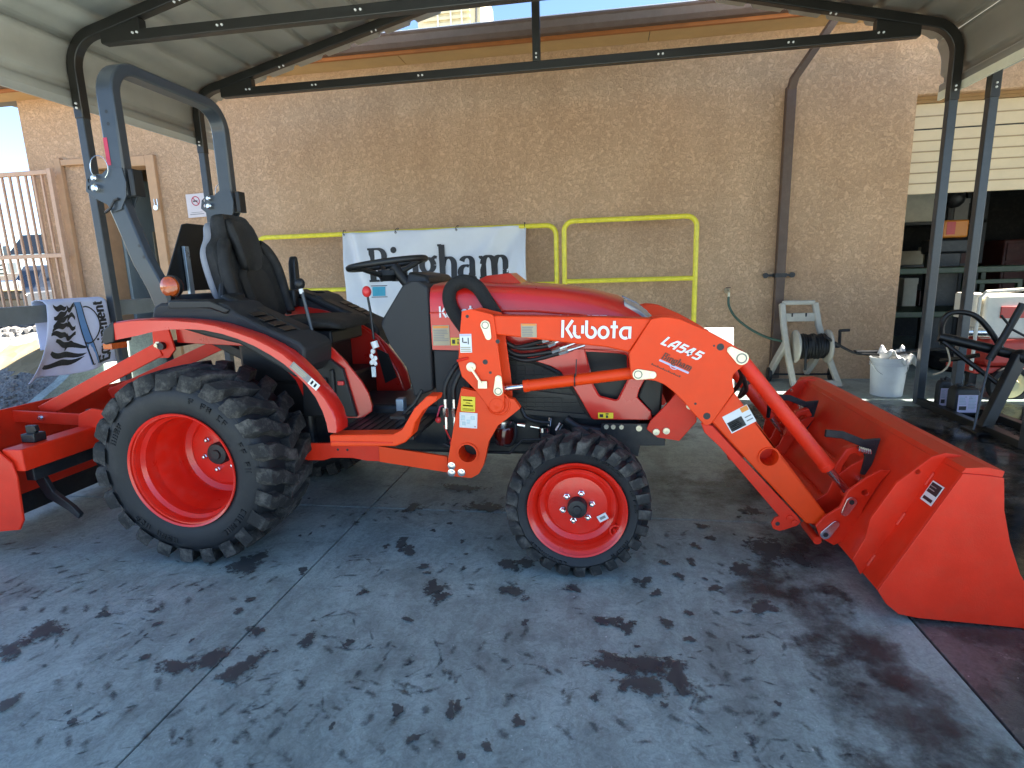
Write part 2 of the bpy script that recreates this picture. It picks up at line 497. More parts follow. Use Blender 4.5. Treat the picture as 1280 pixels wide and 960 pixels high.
    def sweep(s, path, w, h, side=(0, 1, 0)):
        """rectangular bar along a planar path; side = constant direction of width w, h in the plane of the path"""
        P = [Vector(p) for p in path]; sd = Vector(side).normalized(); m_ = len(P); v = []
        for i in range(m_):
            t = None
            if 0 < i < m_ - 1:
                d0, d1 = (P[i] - P[i - 1]).normalized(), (P[i + 1] - P[i]).normalized()
                t = (d0 + d1).normalized(); k = 1 / max(0.4, t.dot(d0))
            else:
                t = (P[min(i + 1, m_ - 1)] - P[max(i - 1, 0)]).normalized(); k = 1
            nn = t.cross(sd).normalized()
            for a, b in ((-1, -1), (1, -1), (1, 1), (-1, 1)):
                v.append(P[i] + sd * (a * w / 2) + nn * (b * h / 2 * k))
        f = [(0, 1, 2, 3), tuple((m_ - 1) * 4 + q for q in (3, 2, 1, 0))]
        for i in range(m_ - 1):
            for q in range(4):
                q2 = (q + 1) % 4
                f.append((i * 4 + q, (i + 1) * 4 + q, (i + 1) * 4 + q2, i * 4 + q2))
        return s.add(v, f)
    def grid(s, fn, nu, nv):
        v = [fn(i / nu, j / nv) for j in range(nv + 1) for i in range(nu + 1)]
        f = [(j * (nu + 1) + i, j * (nu + 1) + i + 1, (j + 1) * (nu + 1) + i + 1, (j + 1) * (nu + 1) + i) for j in range(nv) for i in range(nu)]
        return s.add(v, f)
    def loft(s, rings, closed=True, cap=True):
        n = len(rings[0]); v = [p for r in rings for p in r]; f = []
        for i in range(len(rings) - 1):
            for k in range(n if closed else n - 1):
                k2 = (k + 1) % n
                f.append((i * n + k, i * n + k2, (i + 1) * n + k2, (i + 1) * n + k))
        if cap and closed:
            f.append(tuple(range(n - 1, -1, -1))); f.append(tuple((len(rings) - 1) * n + k for k in range(n)))
        return s.add(v, f)
    def sphere(s, c, r, n=14, sq=(1, 1, 1)):
        rings = []
        for i in range(n // 2 + 1):
            a = math.pi * i / (n // 2)
            rr_ = max(1e-4, math.sin(a))
            rings.append([(c[0] + r * sq[0] * rr_ * math.cos(2 * math.pi * k / n), c[1] + r * sq[1] * rr_ * math.sin(2 * math.pi * k / n), c[2] + r * sq[2] * math.cos(a)) for k in range(n)])
        return s.loft(rings, cap=True)
    def mesh(s, name, mats, smooth=35, fix=True):
        me = bpy.data.meshes.new(name)
        me.from_pydata(s.v, [], s.f)
        for m_ in (mats if isinstance(mats, (list, tuple)) else [mats]): me.materials.append(M[m_] if isinstance(m_, str) else m_)
        if any(s.m): me.polygons.foreach_set('material_index', s.m)
        if fix:
            import bmesh
            bm = bmesh.new(); bm.from_mesh(me)
            bmesh.ops.recalc_face_normals(bm, faces=bm.faces)
            bm.to_mesh(me); bm.free()
        if smooth:
            me.polygons.foreach_set('use_smooth', [True] * len(me.polygons))
            me.set_sharp_from_angle(angle=math.radians(smooth))
        me.update()
        return me
    def build(s, name, mats, parent=None, bevel=0, smooth=35, fix=True, seg=2):
        o = bpy.data.objects.new(name, s.mesh(name, mats, smooth, fix))
        COL.objects.link(o)
        put(o, parent)
        if bevel:
            md = o.modifiers.new('bevel', 'BEVEL'); md.width = bevel; md.segments = seg
            md.limit_method = 'ANGLE'; md.angle_limit = math.radians(40)
            md.use_clamp_overlap = True
        return o

def put(o, parent):
    if parent is not None:
        o.parent = parent
        o.location = -W[parent]
    W[o] = Vector((0, 0, 0))

def tag(o, label=None, cat=None, group=None, kind=None):
    if label: o['label'] = label
    if cat: o['category'] = cat
    if group: o['group'] = group
    if kind: o['kind'] = kind
    return o

def thing(name, label, cat, loc, group=None):
    o = bpy.data.objects.new(name, None)
    o.empty_display_size = 0.2
    COL.objects.link(o)
    o.location = loc
    W[o] = Vector(loc)
    return tag(o, label, cat, group)

def copy_tree(o, parent=None):
    c = o.copy()
    COL.objects.link(c)
    c.parent = parent
    W[c] = W[o].copy()
    for ch in list(o.children): copy_tree(ch, c)
    return c

def arc(cx, cz, r, a0, a1, n=8):
    return [(cx + r * math.cos(math.radians(a0 + (a1 - a0) * i / n)), cz + r * math.sin(math.radians(a0 + (a1 - a0) * i / n))) for i in range(n + 1)]

def circ(cx, cz, r, n=20):
    return [(cx + r * math.cos(2 * math.pi * i / n), cz + r * math.sin(2 * math.pi * i / n)) for i in range(n)]

def spline(pts, n=6):
    """Catmull-Rom through 2D or 3D points"""
    P = [Vector(p) for p in pts]; out = []
    for i in range(len(P) - 1):
        p0, p1, p2, p3 = P[max(i - 1, 0)], P[i], P[i + 1], P[min(i + 2, len(P) - 1)]
        for k in range(n):
            t = k / n
            out.append(0.5 * ((2 * p1) + (p2 - p0) * t + (2 * p0 - 5 * p1 + 4 * p2 - p3) * t * t + (3 * p1 - p0 - 3 * p2 + p3) * t ** 3))
    out.append(P[-1])
    return out

# ------------------------------------------------------------------ lettering: strokes drawn as flat ribbons
def A(cx, cy, rx, ry, a0, a1, n=12):
    return [(cx + rx * math.cos(math.radians(a0 + (a1 - a0) * i / n)), cy + ry * math.sin(math.radians(a0 + (a1 - a0) * i / n))) for i in range(n + 1)]

SERIF = {   # advance, strokes (each a polyline), x-height 1
 'B': (1.12, [[(0.2, 0), (0.2, 1.5)], [(0.0, 0.0), (0.5, 0.0)], [(0.0, 1.5), (0.5, 1.5)], [(0.2, 1.5), (0.45, 1.5)] + A(0.5, 1.16, 0.34, 0.34, 90, -90), [(0.2, 0.8), (0.5, 0.8)] + A(0.52, 0.4, 0.40, 0.4, 90, -90)]),
 'i': (0.50, [[(0.24, 0), (0.24, 0.98)], [(0.06, 0), (0.42, 0)], [(0.06, 0.96), (0.24, 0.96)], ('dot', 0.24, 1.42, 0.15)]),
 'n': (1.05, [[(0.24, 0), (0.24, 0.98)], [(0.06, 0), (0.42, 0)], [(0.06, 0.96), (0.24, 0.96)], [(0.24, 0.62)] + A(0.53, 0.66, 0.27, 0.32, 160, 0) + [(0.80, 0)], [(0.62, 0), (0.98, 0)]]),
 'g': (0.92, [A(0.40, 0.66, 0.28, 0.32, 0, 360, 20), [(0.62, 0.9), (0.76, 1.04), (0.86, 1.0)], [(0.25, 0.36), (0.16, 0.22), (0.24, 0.12), (0.6, 0.08)] + A(0.58, -0.16, 0.22, 0.22, 80, -60, 8) + A(0.40, -0.22, 0.34, 0.2, -50, -230, 12) + [(0.2, 0.06)]]),
 'h': (1.05, [[(0.24, 0), (0.24, 1.58)], [(0.06, 0), (0.42, 0)], [(0.04, 1.56), (0.24, 1.56)], [(0.24, 0.62)] + A(0.53, 0.66, 0.27, 0.32, 160, 0) + [(0.80, 0)], [(0.62, 0), (0.98, 0)]]),
 'a': (0.98, [A(0.42, 0.72, 0.26, 0.26, 165, 0) + [(0.68, 0.2)] + A(0.80, 0.16, 0.12, 0.14, 180, 300, 6), A(0.38, 0.30, 0.28, 0.29, 60, 340, 16)]),
 'm': (1.55, [[(0.24, 0), (0.24, 0.98)], [(0.06, 0), (0.42, 0)], [(0.06, 0.96), (0.24, 0.96)], [(0.24, 0.62)] + A(0.51, 0.66, 0.25, 0.32, 160, 0) + [(0.76, 0)], [(0.60, 0), (0.92, 0)], [(0.76, 0.62)] + A(1.03, 0.66, 0.25, 0.32, 160, 0) + [(1.28, 0)], [(1.12, 0), (1.46, 0)]]),
 'E': (1.02, [[(0.2, 0), (0.2, 1.5)], [(0.02, 0), (0.86, 0), (0.90, 0.3)], [(0.02, 1.5), (0.82, 1.5), (0.84, 1.24)], [(0.2, 0.78), (0.6, 0.78)], [(0.6, 0.62), (0.6, 0.94)]]),
 'q': (0.98, [A(0.42, 0.5, 0.32, 0.48, 0, 360, 20), [(0.76, 1.0), (0.76, -0.5)], [(0.58, -0.5), (0.94, -0.5)]]),
 'u': (1.02, [[(0.2, 0.98), (0.2, 0.36)] + A(0.46, 0.32, 0.26, 0.3, 180, 340), [(0.74, 0.98), (0.74, 0.0)], [(0.04, 0.97), (0.2, 0.97)], [(0.58, 0.97), (0.74, 0.97)], [(0.74, 0.02), (0.92, 0.02)]]),
 'p': (1.0, [[(0.22, 1.0), (0.22, -0.5)], [(0.04, -0.5), (0.42, -0.5)], [(0.04, 0.97), (0.22, 0.97)], A(0.52, 0.5, 0.30, 0.48, 150, -150, 16)]),
 'e': (0.88, [[(0.16, 0.55), (0.7, 0.55)] + A(0.42, 0.5, 0.30, 0.48, 8, 320, 18)]),
 't': (0.62, [[(0.26, 1.32), (0.26, 0.26)] + A(0.42, 0.24, 0.16, 0.22, 180, 310, 6), [(0.04, 0.95), (0.54, 0.95)]]),
 ' ': (0.5, []),
}
SANS = {
 'K': (0.92, [[(0.12, 0), (0.12, 1.4)], [(0.90, 1.4), (0.44, 0.70), (0.90, 0.0)]]),
 'u': (0.92, [[(0.12, 1.0), (0.12, 0.42)] + A(0.44, 0.42, 0.32, 0.36, 180, 300, 8), [(0.76, 1.0), (0.76, 0.36)]]),
 'b': (0.98, [[(0.12, 1.4), (0.12, 0.5)] + A(0.48, 0.46, 0.36, 0.40, 180, 450, 18)]),
 'o': (0.98, [A(0.46, 0.48, 0.36, 0.42, 40, 400, 24)]),
 't': (0.66, [[(0.28, 1.4), (0.28, 0.04)], [(0.0, 0.94), (0.56, 0.94)]]),
 'a': (0.98, [A(0.46, 0.47, 0.36, 0.41, 90, 300, 14), [(0.46, 0.88), (0.82, 0.88), (0.82, 0.04)]]),
 'L': (0.95, [[(0.12, 1.4), (0.12, 0.1), (0.80, 0.1)]]),
 'A': (1.15, [[(0.08, 0.0), (0.08, 0.62), (0.42, 1.28), (0.86, 1.28), (0.92, 0.0)], [(0.12, 0.48), (0.9, 0.48)]]),
 '5': (1.06, [[(0.92, 1.28), (0.18, 1.28), (0.14, 0.78), (0.78, 0.78), (0.9, 0.62), (0.86, 0.2), (0.76, 0.1), (0.06, 0.1)]]),
 '4': (1.10, [[(0.66, 0.0), (0.66, 1.28), (0.46, 1.28), (0.06, 0.42), (0.96, 0.42)]]),
 'X': (1.0, [[(0.08, 0), (0.86, 1.4)], [(0.86, 0), (0.08, 1.4)]]),
 '2': (1.0, [[(0.1, 1.28), (0.84, 1.28), (0.84, 0.74), (0.12, 0.66), (0.12, 0.1), (0.88, 0.1)]]),
 '6': (1.0, [[(0.84, 1.28), (0.14, 1.28), (0.14, 0.1), (0.84, 0.1), (0.84, 0.7), (0.14, 0.7)]]),
 '0': (1.0, [[(0.14, 0.1), (0.14, 1.28), (0.84, 1.28), (0.84, 0.1), (0.14, 0.1)]]),
 ' ': (0.6, []),
}
for ch in 'SERVICENTWOK':   # plain capitals for the poster seen through the door
    pass
SANS.update({
 'S': (0.95, [[(0.82, 1.24), (0.2, 1.28), (0.12, 0.9), (0.78, 0.6), (0.8, 0.12), (0.1, 0.1)]]),
 'E': (0.85, [[(0.74, 1.28), (0.12, 1.28), (0.12, 0.1), (0.76, 0.1)], [(0.12, 0.7), (0.64, 0.7)]]),
 'R': (0.95, [[(0.12, 0), (0.12, 1.28), (0.72, 1.28), (0.74, 0.66), (0.12, 0.62)], [(0.4, 0.62), (0.82, 0)]]),
 'V': (0.95, [[(0.06, 1.4), (0.44, 0.05), (0.82, 1.4)]]),
 'I': (0.4, [[(0.18, 0), (0.18, 1.4)]]),
 'C': (0.95, [[(0.82, 1.2), (0.2, 1.28), (0.12, 0.7), (0.2, 0.1), (0.82, 0.18)]]),
 'N': (1.0, [[(0.12, 0), (0.12, 1.4), (0.82, 0), (0.82, 1.4)]]),
 'T': (0.9, [[(0.42, 0), (0.42, 1.3)], [(0.04, 1.3), (0.82, 1.3)]]),
 'W': (1.3, [[(0.06, 1.4), (0.32, 0.05), (0.6, 1.2), (0.9, 0.05), (1.16, 1.4)]]),
 'O': (1.0, [A(0.46, 0.7, 0.36, 0.6, 0, 360, 16)]),
})

def ribbon(pts, wt, wn):
    """flat ribbon; wt = width of vertical strokes, wn = width of horizontal ones. returns quads of 2D points"""
    q = []
    P = [Vector(p) for p in pts]
    L_, R_ = [], []
    for i in range(len(P)):
        d0 = (P[i] - P[i - 1]).normalized() if i > 0 else None
        d1 = (P[i + 1] - P[i]).normalized() if i < len(P) - 1 else None
        d = ((d0 or d1) + (d1 or d0))
        if d.length < 1e-6: d = d1
        d.normalize()
        nrm = Vector((-d.y, d.x))
        k = 1.0
        if d0 is not None and d1 is not None: k = min(1.6, 1 / max(0.5, d.dot(d0)))
        w = (wn + (wt - wn) * abs(d.y) ** 1.3) / 2 * k
        e = Vector((0, 0))
        L_.append(P[i] + nrm * w); R_.append(P[i] - nrm * w)
    for i in range(len(P) - 1): q.append((L_[i], R_[i], R_[i + 1], L_[i + 1]))
    return q

def lettering(text, font, mapfn, size, wt, wn, shear=0.0, gap=0.0, ext=True):
    """mapfn(a, b, lift) -> 3D point for text-plane coordinates in metres"""
    mb = MB(); x = 0.0; k = 0
    for ch in text:
        adv, strokes = font[ch]
        for st in strokes:
            k += 1
            if st[0] == 'dot':
                _, dx_, dy_, dr_ = st
                mb.add([mapfn((x + dx_ + dr_ * math.cos(t * math.pi / 8)) * size, (dy_ + dr_ * math.sin(t * math.pi / 8)) * size, 0.0003) for t in range(16)], [tuple(range(16))])
                continue
            if ext and len(st) >= 2:
                st = [Vector(p) for p in st]
            for quad in ribbon(st, wt, wn):
                mb.add([mapfn((x + p.x + shear * p.y) * size, p.y * size, 0.00025 * (k % 5)) for p in quad], [(0, 1, 2, 3)])
        x += adv + gap
    return mb, x * size

def plane_map(o, u, v, lift0=0.0012):
    o, u, v = Vector(o), Vector(u).normalized(), Vector(v).normalized()
    n = u.cross(v)
    return lambda a, b, l=0: o + u * a + v * b + n * (lift0 + l)

def sticker(name, parent, o, u, v, w, h, cells, base='st_white', lift=0.0015, label=None):
    """thin label with printed blocks; cells = (material, x0, x1, y0, y1) as fractions"""
    mats = [base]; mb = MB()
    o, u, v = Vector(o), Vector(u).normalized(), Vector(v).normalized()
    n = u.cross(v)
    c = [o, o + u * w, o + u * w + v * h, o + v * h]
    mb.add([p + n * 0.0002 for p in c] + [p + n * lift for p in c], [(4, 5, 6, 7), (0, 1, 5, 4), (1, 2, 6, 5), (2, 3, 7, 6), (3, 0, 4, 7)])
    for m_, x0, x1, y0, y1 in cells:
        if m_ not in mats: mats.append(m_)
        mb.mi = mats.index(m_)
        q = [o + u * (w * a) + v * (h * b) + n * (lift + 0.0005) for a, b in ((x0, y0), (x1, y0), (x1, y1), (x0, y1))]
        mb.add(q, [(0, 1, 2, 3)])
    ob = mb.build(name, mats, parent, smooth=0, fix=False)
    if label: ob['label'] = label
    return ob

def textlines(m_, x0, x1, y0, y1, n, rnd):
    out = []
    for i in range(n):
        a = y0 + (y1 - y0) * i / n; b = a + (y1 - y0) / n * 0.5
        out.append((m_, x0, x0 + (x1 - x0) * rnd.uniform(0.7, 1), a, b))
    return out

# ------------------------------------------------------------------ ground and floor
WALL_Y = 6.40
g = MB()
g.add([(-400, -300, -0.16), (400, -300, -0.16), (400, 500, -0.16), (-400, 500, -0.16)], [(0, 1, 2, 3)])
tag(g.build('ground', 'dirt', smooth=0, fix=False), kind='structure')
floor = MB().box((-5.56, -16.0, -0.15), (12.4, 6.36, -0.014)).build('floor', 'iron', smooth=0)
tag(floor, kind='structure')
JX = [-5.56, -3.53, -1.24, 1.05, 3.34, 5.63, 7.92, 10.2, 12.4]
JY = [-16.0, -10.0, -5.5, -2.2, 0.25, 2.70, 5.15, 6.36]
for i in range(len(JX) - 1):
    for j in range(len(JY) - 1):
        gx = 0.004
        MB().box((JX[i] + gx, JY[j] + gx, -0.013), (JX[i + 1] - gx, JY[j + 1] - gx, 0.0)).build('concrete_slab', 'concrete_wet' if 1.0 < JX[i] < 5.0 and 0 < JY[j] < 5.0 else 'concrete', floor, bevel=0.003, smooth=0)
gr = MB().box((-9.0, -16, -0.158), (-5.57, 4.2, -0.05)).build('gravel_strip', 'gravel', smooth=0); tag(gr, kind='structure')
# bank rising to the gate: gravel, dry grass, a pale kerb band, rubble
def bank_z(x, y):
    t = min(1, max(0, (y - 4.1) / 1.95)); t = t * t * (3 - 2 * t)
    return -.05 + .80 * t + .012 * math.sin(x * 9 + y * 5) + .010 * math.sin(x * 17 - y * 13)
bk0 = MB(); NX, NY = 70, 60
for j in range(NY):
    for i in range(NX):
        x0, x1 = -13 + 7.43 * i / NX, -13 + 7.43 * (i + 1) / NX
        y0, y1 = 4.1 + 2.29 * j / NY, 4.1 + 2.29 * (j + 1) / NY
        yy = y0 + .05 * math.sin(x0 * 7) + .03 * math.sin(x0 * 19)
        bk0.mi = 0 if yy < 5.02 else 1 if yy < 5.42 else 2 if yy < 5.60 else 3
        bk0.add([(x0, y0, bank_z(x0, y0)), (x1, y0, bank_z(x1, y0)), (x1, y1, bank_z(x1, y1)), (x0, y1, bank_z(x0, y1))], [(0, 1, 2, 3)])
tag(bk0.build('bank', ['gravel', 'dirt', 'concrete', 'gravel'], smooth=60, fix=False), kind='structure')
kp_ = [(4.1 + .1 * i, bank_z(-5.57, 4.1 + .1 * i) + .035) for i in range(23)]
MB().prism([(6.30, -.15), (4.1, -.15)] + kp_, -5.565, -5.45, axis='X').build('retaining_kerb', 'concrete', floor, smooth=0)
yd = MB().add([(-160, 6.3, .70), (-7.10, 6.3, .70), (-7.10, 160, .70), (-160, 160, .70)], [(0, 1, 2, 3)]); tag(yd.build('yard', 'dirt', smooth=0, fix=False), kind='structure')
rb = MB(); rnd = random.Random(3)
for i in range(520):
    x = rnd.uniform(-8.5, -5.6); y = rnd.uniform(4.12, 4.95); r = rnd.choice([0.008, 0.012, 0.02, 0.03])
    rb.sphere((x, y, bank_z(x, y) + r * 0.3), r, 6, (rnd.uniform(.8, 1.3), rnd.uniform(.8, 1.3), rnd.uniform(.6, .9)))
tag(rb.build('gravel_stones', 'rock', smooth=0), 'grey loose stones lying along the slab edge', 'gravel', kind='stuff')
rb = MB()
for i in range(330):
    x = rnd.uniform(-9.5, -6.2); y = rnd.uniform(5.66, 6.14); r = rnd.uniform(0.025, 0.075)
    rb.sphere((x, y, bank_z(x, y) + r * 0.25), r, 7, (rnd.uniform(.8, 1.4), rnd.uniform(.8, 1.4), rnd.uniform(.5, .9)))
tag(rb.build('rubble', 'rock', smooth=0), 'grey rubble stones banked up below the bar gate', 'rocks', kind='stuff')

def stain(x, y, rx, ry, m_, z, name='floor_stain', rot=0.0, seed=0):
    r_ = random.Random(seed); n, rings = 28, 5
    ph = [r_.uniform(0, 6.28) for _ in range(5)]
    v, val = [(x, y, z)], [1.0]
    for k in range(1, rings + 1):
        for i in range(n):
            a = 2 * math.pi * i / n
            w = 1 + 0.22 * math.sin(2 * a + ph[0]) + 0.16 * math.sin(3 * a + ph[1]) + 0.12 * math.sin(5 * a + ph[2])
            px, py = rx * 1.35 * w * k / rings * math.cos(a), ry * 1.35 * w * k / rings * math.sin(a)
            v.append((x + px * math.cos(rot) - py * math.sin(rot), y + px * math.sin(rot) + py * math.cos(rot), z))
            val.append(1 - k / rings)
    f = [(0, 1 + i, 1 + (i + 1) % n) for i in range(n)]
    for k in range(rings - 1):
        for i in range(n):
            a, b = 1 + k * n + i, 1 + k * n + (i + 1) % n
            f.append((a, a + n, b + n, b))
    me = bpy.data.meshes.new(name); me.from_pydata(v, [], f); me.materials.append(M[m_])
    at = me.attributes.new('core', 'FLOAT', 'POINT'); at.data.foreach_set('value', val)
    o = bpy.data.objects.new(name, me); COL.objects.link(o); put(o, floor)
    return o
ST = [(-1.54, 2.07, .085, .08), (-1.37, 1.42, .05, .045), (-1.27, 1.47, .06, .05), (-1.14, 1.44, .035, .095), (-1.98, 1.53, .06, .07), (-2.0, 1.43, .05, .05),
      (-1.0, 1.59, .03, .04), (-.66, 1.96, .04, .055), (-.62, 1.90, .03, .05), (-.92, 2.31, .03, .06), (-.87, 2.25, .04, .05), (-.35, 1.97, .055, .045),
      (-.40, 2.17, .05, .05), (-.33, 2.19, .04, .05), (.02, 1.82, .045, .04), (.08, 1.79, .035, .035), (.05, 1.60, .085, .06), (.14, 1.61, .09, .045), (.12, 1.52, .06, .06), (.22, 1.57, .06, .07),
      (-.43, 1.35, .012, .05), (.55, 2.24, .035, .075), (.70, 2.42, .09, .11), (.80, 2.36, .05, .07), (-1.26, 2.03, .022, .03), (-1.21, 1.62, .03, .03),
      (-1.35, 1.73, .02, .02), (-1.75, 1.21, .035, .03), (-1.85, 1.65, .03, .022), (-.23, 1.33, .018, .018), (-.02, 1.44, .014, .018), (-.5, 1.24, .014, .014),
      (.56, 1.97, .04, .06), (.81, 2.34, .03, .06), (.73, 2.82, .05, .05), (-.30, 1.24, .016, .02), (-.36, 1.20, .012, .018), (-.58, 1.33, .02, .02), (-.12, 2.02, .03, .03),
      (.20, 2.02, .02, .03), (.30, 2.15, .02, .03), (.25, 2.25, .02, .03), (.36, 2.28, .02, .03), (.15, 2.09, .035, .04), (.40, 2.42, .02, .03), (.48, 2.50, .02, .03), (-.75, 2.12, .03, .02),
      (-.70, 1.75, .02, .015), (.30, 1.9, .02, .02), (.42, 2.08, .02, .03), (.22, 1.83, .025, .03), (.28, 1.75, .015, .02), (-1.6, 1.62, .02, .015), (-1.5, 1.45, .02, .015), (-.85, 1.6, .018, .018), (.46, 2.62, .03, .03), (-1.0, 2.7, .05, .05), (-.62, 2.75, .1, .06), (-.3, 2.65, .07, .04), (-.8, 3.0, .1, .07)]
for k, (x, y, rx, ry) in enumerate(ST): stain(x, y, rx * 1.08, ry * 1.08, 'stain', 0.005 + 0.0002 * (k % 7), seed=k, rot=random.Random(k).uniform(-.4, .4))
rnd = random.Random(11)
for k in range(46):     # scattered drops
    stain(rnd.uniform(-1.9, .7), rnd.uniform(1.15, 2.8), rnd.uniform(.008, .02), rnd.uniform(.008, .025), 'stain', 0.0048, 'water_drop', seed=100 + k)
WETS = [(.72, 1.95, .16, .42, .1), (.80, 1.50, .20, .45, .1), (.60, 2.10, .12, .22, -.2), (.86, 2.45, .18, .45, 0), (.70, 1.22, .2, .22, .1), (.9, 3.2, .5, .5, 0), (1.45, 1.6, .36, .7, 0), (1.3, 2.5, .3, .8, 0),
        (1.6, 3.3, .6, 1.0, 0), (1.9, 4.5, .8, .7, 0), (2.3, 3.6, .5, 1.1, 0), (1.1, 4.6, .6, .5, 0), (2.2, 2.5, .5, .8, 0), (.85, 1.75, .12, .5, .15), (3.4, 4.2, .9, .9, 0)]
for k, (x, y, rx, ry, ro) in enumerate(WETS): stain(x, y, rx, ry, 'wet', 0.0018 + 0.00022 * k, 'wet_patch', ro, 300 + k)
for k, (x, y, rx, ry, ro) in enumerate([(1.75, 3.2, .55, 1.3, 0), (2.1, 4.4, .6, .8, 0), (2.2, 2.3, .6, .9, 0), (3.2, 3.6, 1.0, 1.3, 0), (3.3, 4.8, .7, .5, 0), (1.55, 1.35, .30, .55, 0), (1.75, 1.9, .4, .6, 0), (1.5, 4.9, .5, .35, 0)]): stain(x, y, rx, ry, 'wet_shaded', 0.0060 + 0.00022 * k, 'wet_patch', ro, 500 + k)

# tyre prints: rows of lug marks and twisted scuffs
class Marks:
    def __init__(s): s.v, s.f, s.c = [], [], []
    def dash(s, x, y, l, w, a, z=0.0014):
        ca, sa = math.cos(a), math.sin(a); o = len(s.v); n = 8
        s.v.append((x, y, z)); s.c.append(0.85)
        for i in range(n):
            t = 2 * math.pi * i / n
            px, py = l * .62 * math.cos(t), w * .62 * math.sin(t)
            s.v.append((x + px * ca - py * sa, y + px * sa + py * ca, z)); s.c.append(0.0)
        for i in range(n): s.f.append((o, o + 1 + i, o + 1 + (i + 1) % n))
mk = Marks(); rnd = random.Random(5)
def track(x0, y0, x1, y1, width, step, lug, seed):
    r_ = random.Random(seed); L_ = math.hypot(x1 - x0, y1 - y0); a = math.atan2(y1 - y0, x1 - x0); n = int(L_ / step)
    for i in range(n):
        if r_.random() < .25: continue
        for sd in (-1, 1):
            t = i / n + (0.5 * step / L_ if sd > 0 else 0)
            off = sd * width * r_.uniform(.22, .34)
            mk.dash(x0 + (x1 - x0) * t - math.sin(a) * off + r_.uniform(-.01, .01), y0 + (y1 - y0) * t + math.cos(a) * off + r_.uniform(-.01, .01), lug * r_.uniform(.7, 1.2), lug * .35, a + sd * 1.0 + r_.uniform(-.15, .15))
for k, t in enumerate([(-2.6, 1.62, -1.3, 1.9, .24, .075, .11), (-2.3, 1.28, -1.3, 1.42, .22, .075, .10), (-1.15, 1.1, .5, 1.55, .22, .08, .11), (.25, 1.1, .55, 2.3, .20, .07, .09), (-1.1, 1.95, -.3, 2.1, .22, .08, .1),
                       (-1.8, 1.1, -.9, 1.25, .2, .07, .09), (.45, 1.15, .75, 1.7, .2, .07, .08), (-2.9, 2.1, -2.0, 1.7, .24, .08, .11), (-.6, 2.35, .5, 2.5, .2, .08, .1), (-1.4, 2.5, -.2, 2.95, .2, .08, .1), (-1.0, 1.3, -.2, 1.7, .2, .08, .1)]):
    track(*t, k)
for cx, cy, r0 in [(-.83, 1.62, .09), (-.95, 1.70, .08), (-.62, 1.56, .10), (-.55, 1.48, .08), (-.75, 1.36, .09), (-1.75, 1.55, .12), (-1.0, 1.35, .10), (.35, 1.45, .1), (.45, 1.3, .09), (-1.55, 1.22, .1), (-.2, 1.5, .08), (.52, 1.75, .09), (-1.05, 2.1, .1)]:
    for i in range(9):
        a = rnd.uniform(0, 6.28); r = r0 * rnd.uniform(.5, 1.15)
        mk.dash(cx + r * math.cos(a) * 1.2, cy + r * math.sin(a) * .9, rnd.uniform(.05, .12), rnd.uniform(.012, .03), a + 1.57 + rnd.uniform(-.4, .4), 0.0016)
for i in range(340):
    mk.dash(rnd.uniform(-2.8, .9), rnd.uniform(1.0, 3.3), rnd.uniform(.02, .09), rnd.uniform(.006, .02), rnd.uniform(-.6, 1.0), 0.0012)
me = bpy.data.meshes.new('tyre_marks'); me.from_pydata(mk.v, [], mk.f); me.materials.append(M['smudge'])
at = me.attributes.new('core', 'FLOAT', 'POINT'); at.data.foreach_set('value', mk.c)
o = bpy.data.objects.new('tyre_marks', me); COL.objects.link(o); put(o, floor); o['kind'] = 'stuff'

# ------------------------------------------------------------------ building
bld = thing('building', 'tan stucco workshop with open roller door and brown gutter', 'building', (0, 6.6, 0))
XL, XG0, XG1, XR = -7.06, 2.96, 6.6, 12.0
D0, D1, DT = -6.12, -5.36, 2.62      # door opening
ZS = 3.435
w = MB()
wall_out = [(XL, -0.15), (D0, -0.15), (D0, DT), (D1, DT), (D1, -0.15), (XG0, -0.15), (XG0, 2.76), (XG1, 2.76), (XG1, -0.15), (XR, -0.15), (XR, ZS + .1), (XL, ZS + .1)]
w.prism(wall_out, WALL_Y, WALL_Y + 0.25)
w.build('wall', 'stucco', bld, bevel=0.012, smooth=0)
w = MB().box((XL, WALL_Y + .25, -.15), (XL + .25, 14, ZS + .1)); w.build('side_wall', 'stucco', bld, smooth=0)
# roof, soffit panels, fascia, gutter
MB().box((XL - .6, 6.06, ZS + .105), (XR, 14.2, ZS + .13)).build('roof_deck', 'roofing', bld, smooth=0)
sx = [XL - .55, -4.5, -2.1, .43, 2.9, 5.3, 7.7, 10.1, 12.0]
for a, b in zip(sx, sx[1:]): MB().box((a + .004, 6.105, ZS), (b - .004, WALL_Y - .002, ZS + .012)).build('soffit_panel', 'soffit', bld, smooth=0)
MB().box((sx[0], 6.106, ZS + .014), (XR, WALL_Y + .2, ZS + .03)).build('soffit_backing', 'iron', bld, smooth=0)
MB().box((XL - .6, 6.06, ZS - .010), (XR, 6.104, ZS + .104)).build('fascia', 'fascia', bld, bevel=.004, smooth=0)
gp = [(6.057, ZS + .02), (5.990, ZS + .022), (5.960, ZS + .06), (5.940, ZS + .115), (5.925, ZS + .130), (5.925, ZS + .143), (5.945, ZS + .143), (5.960, ZS + .125), (6.050, ZS + .125), (6.057, ZS + .125)]
MB().prism(gp, XL - .6, XR, axis='X').build('gutter', 'gutter', bld, smooth=0)
MB().box((XL - .6, 5.922, ZS + .1445), (XR, 5.96, ZS + .151)).build('drip_edge', 'white', bld, smooth=0)
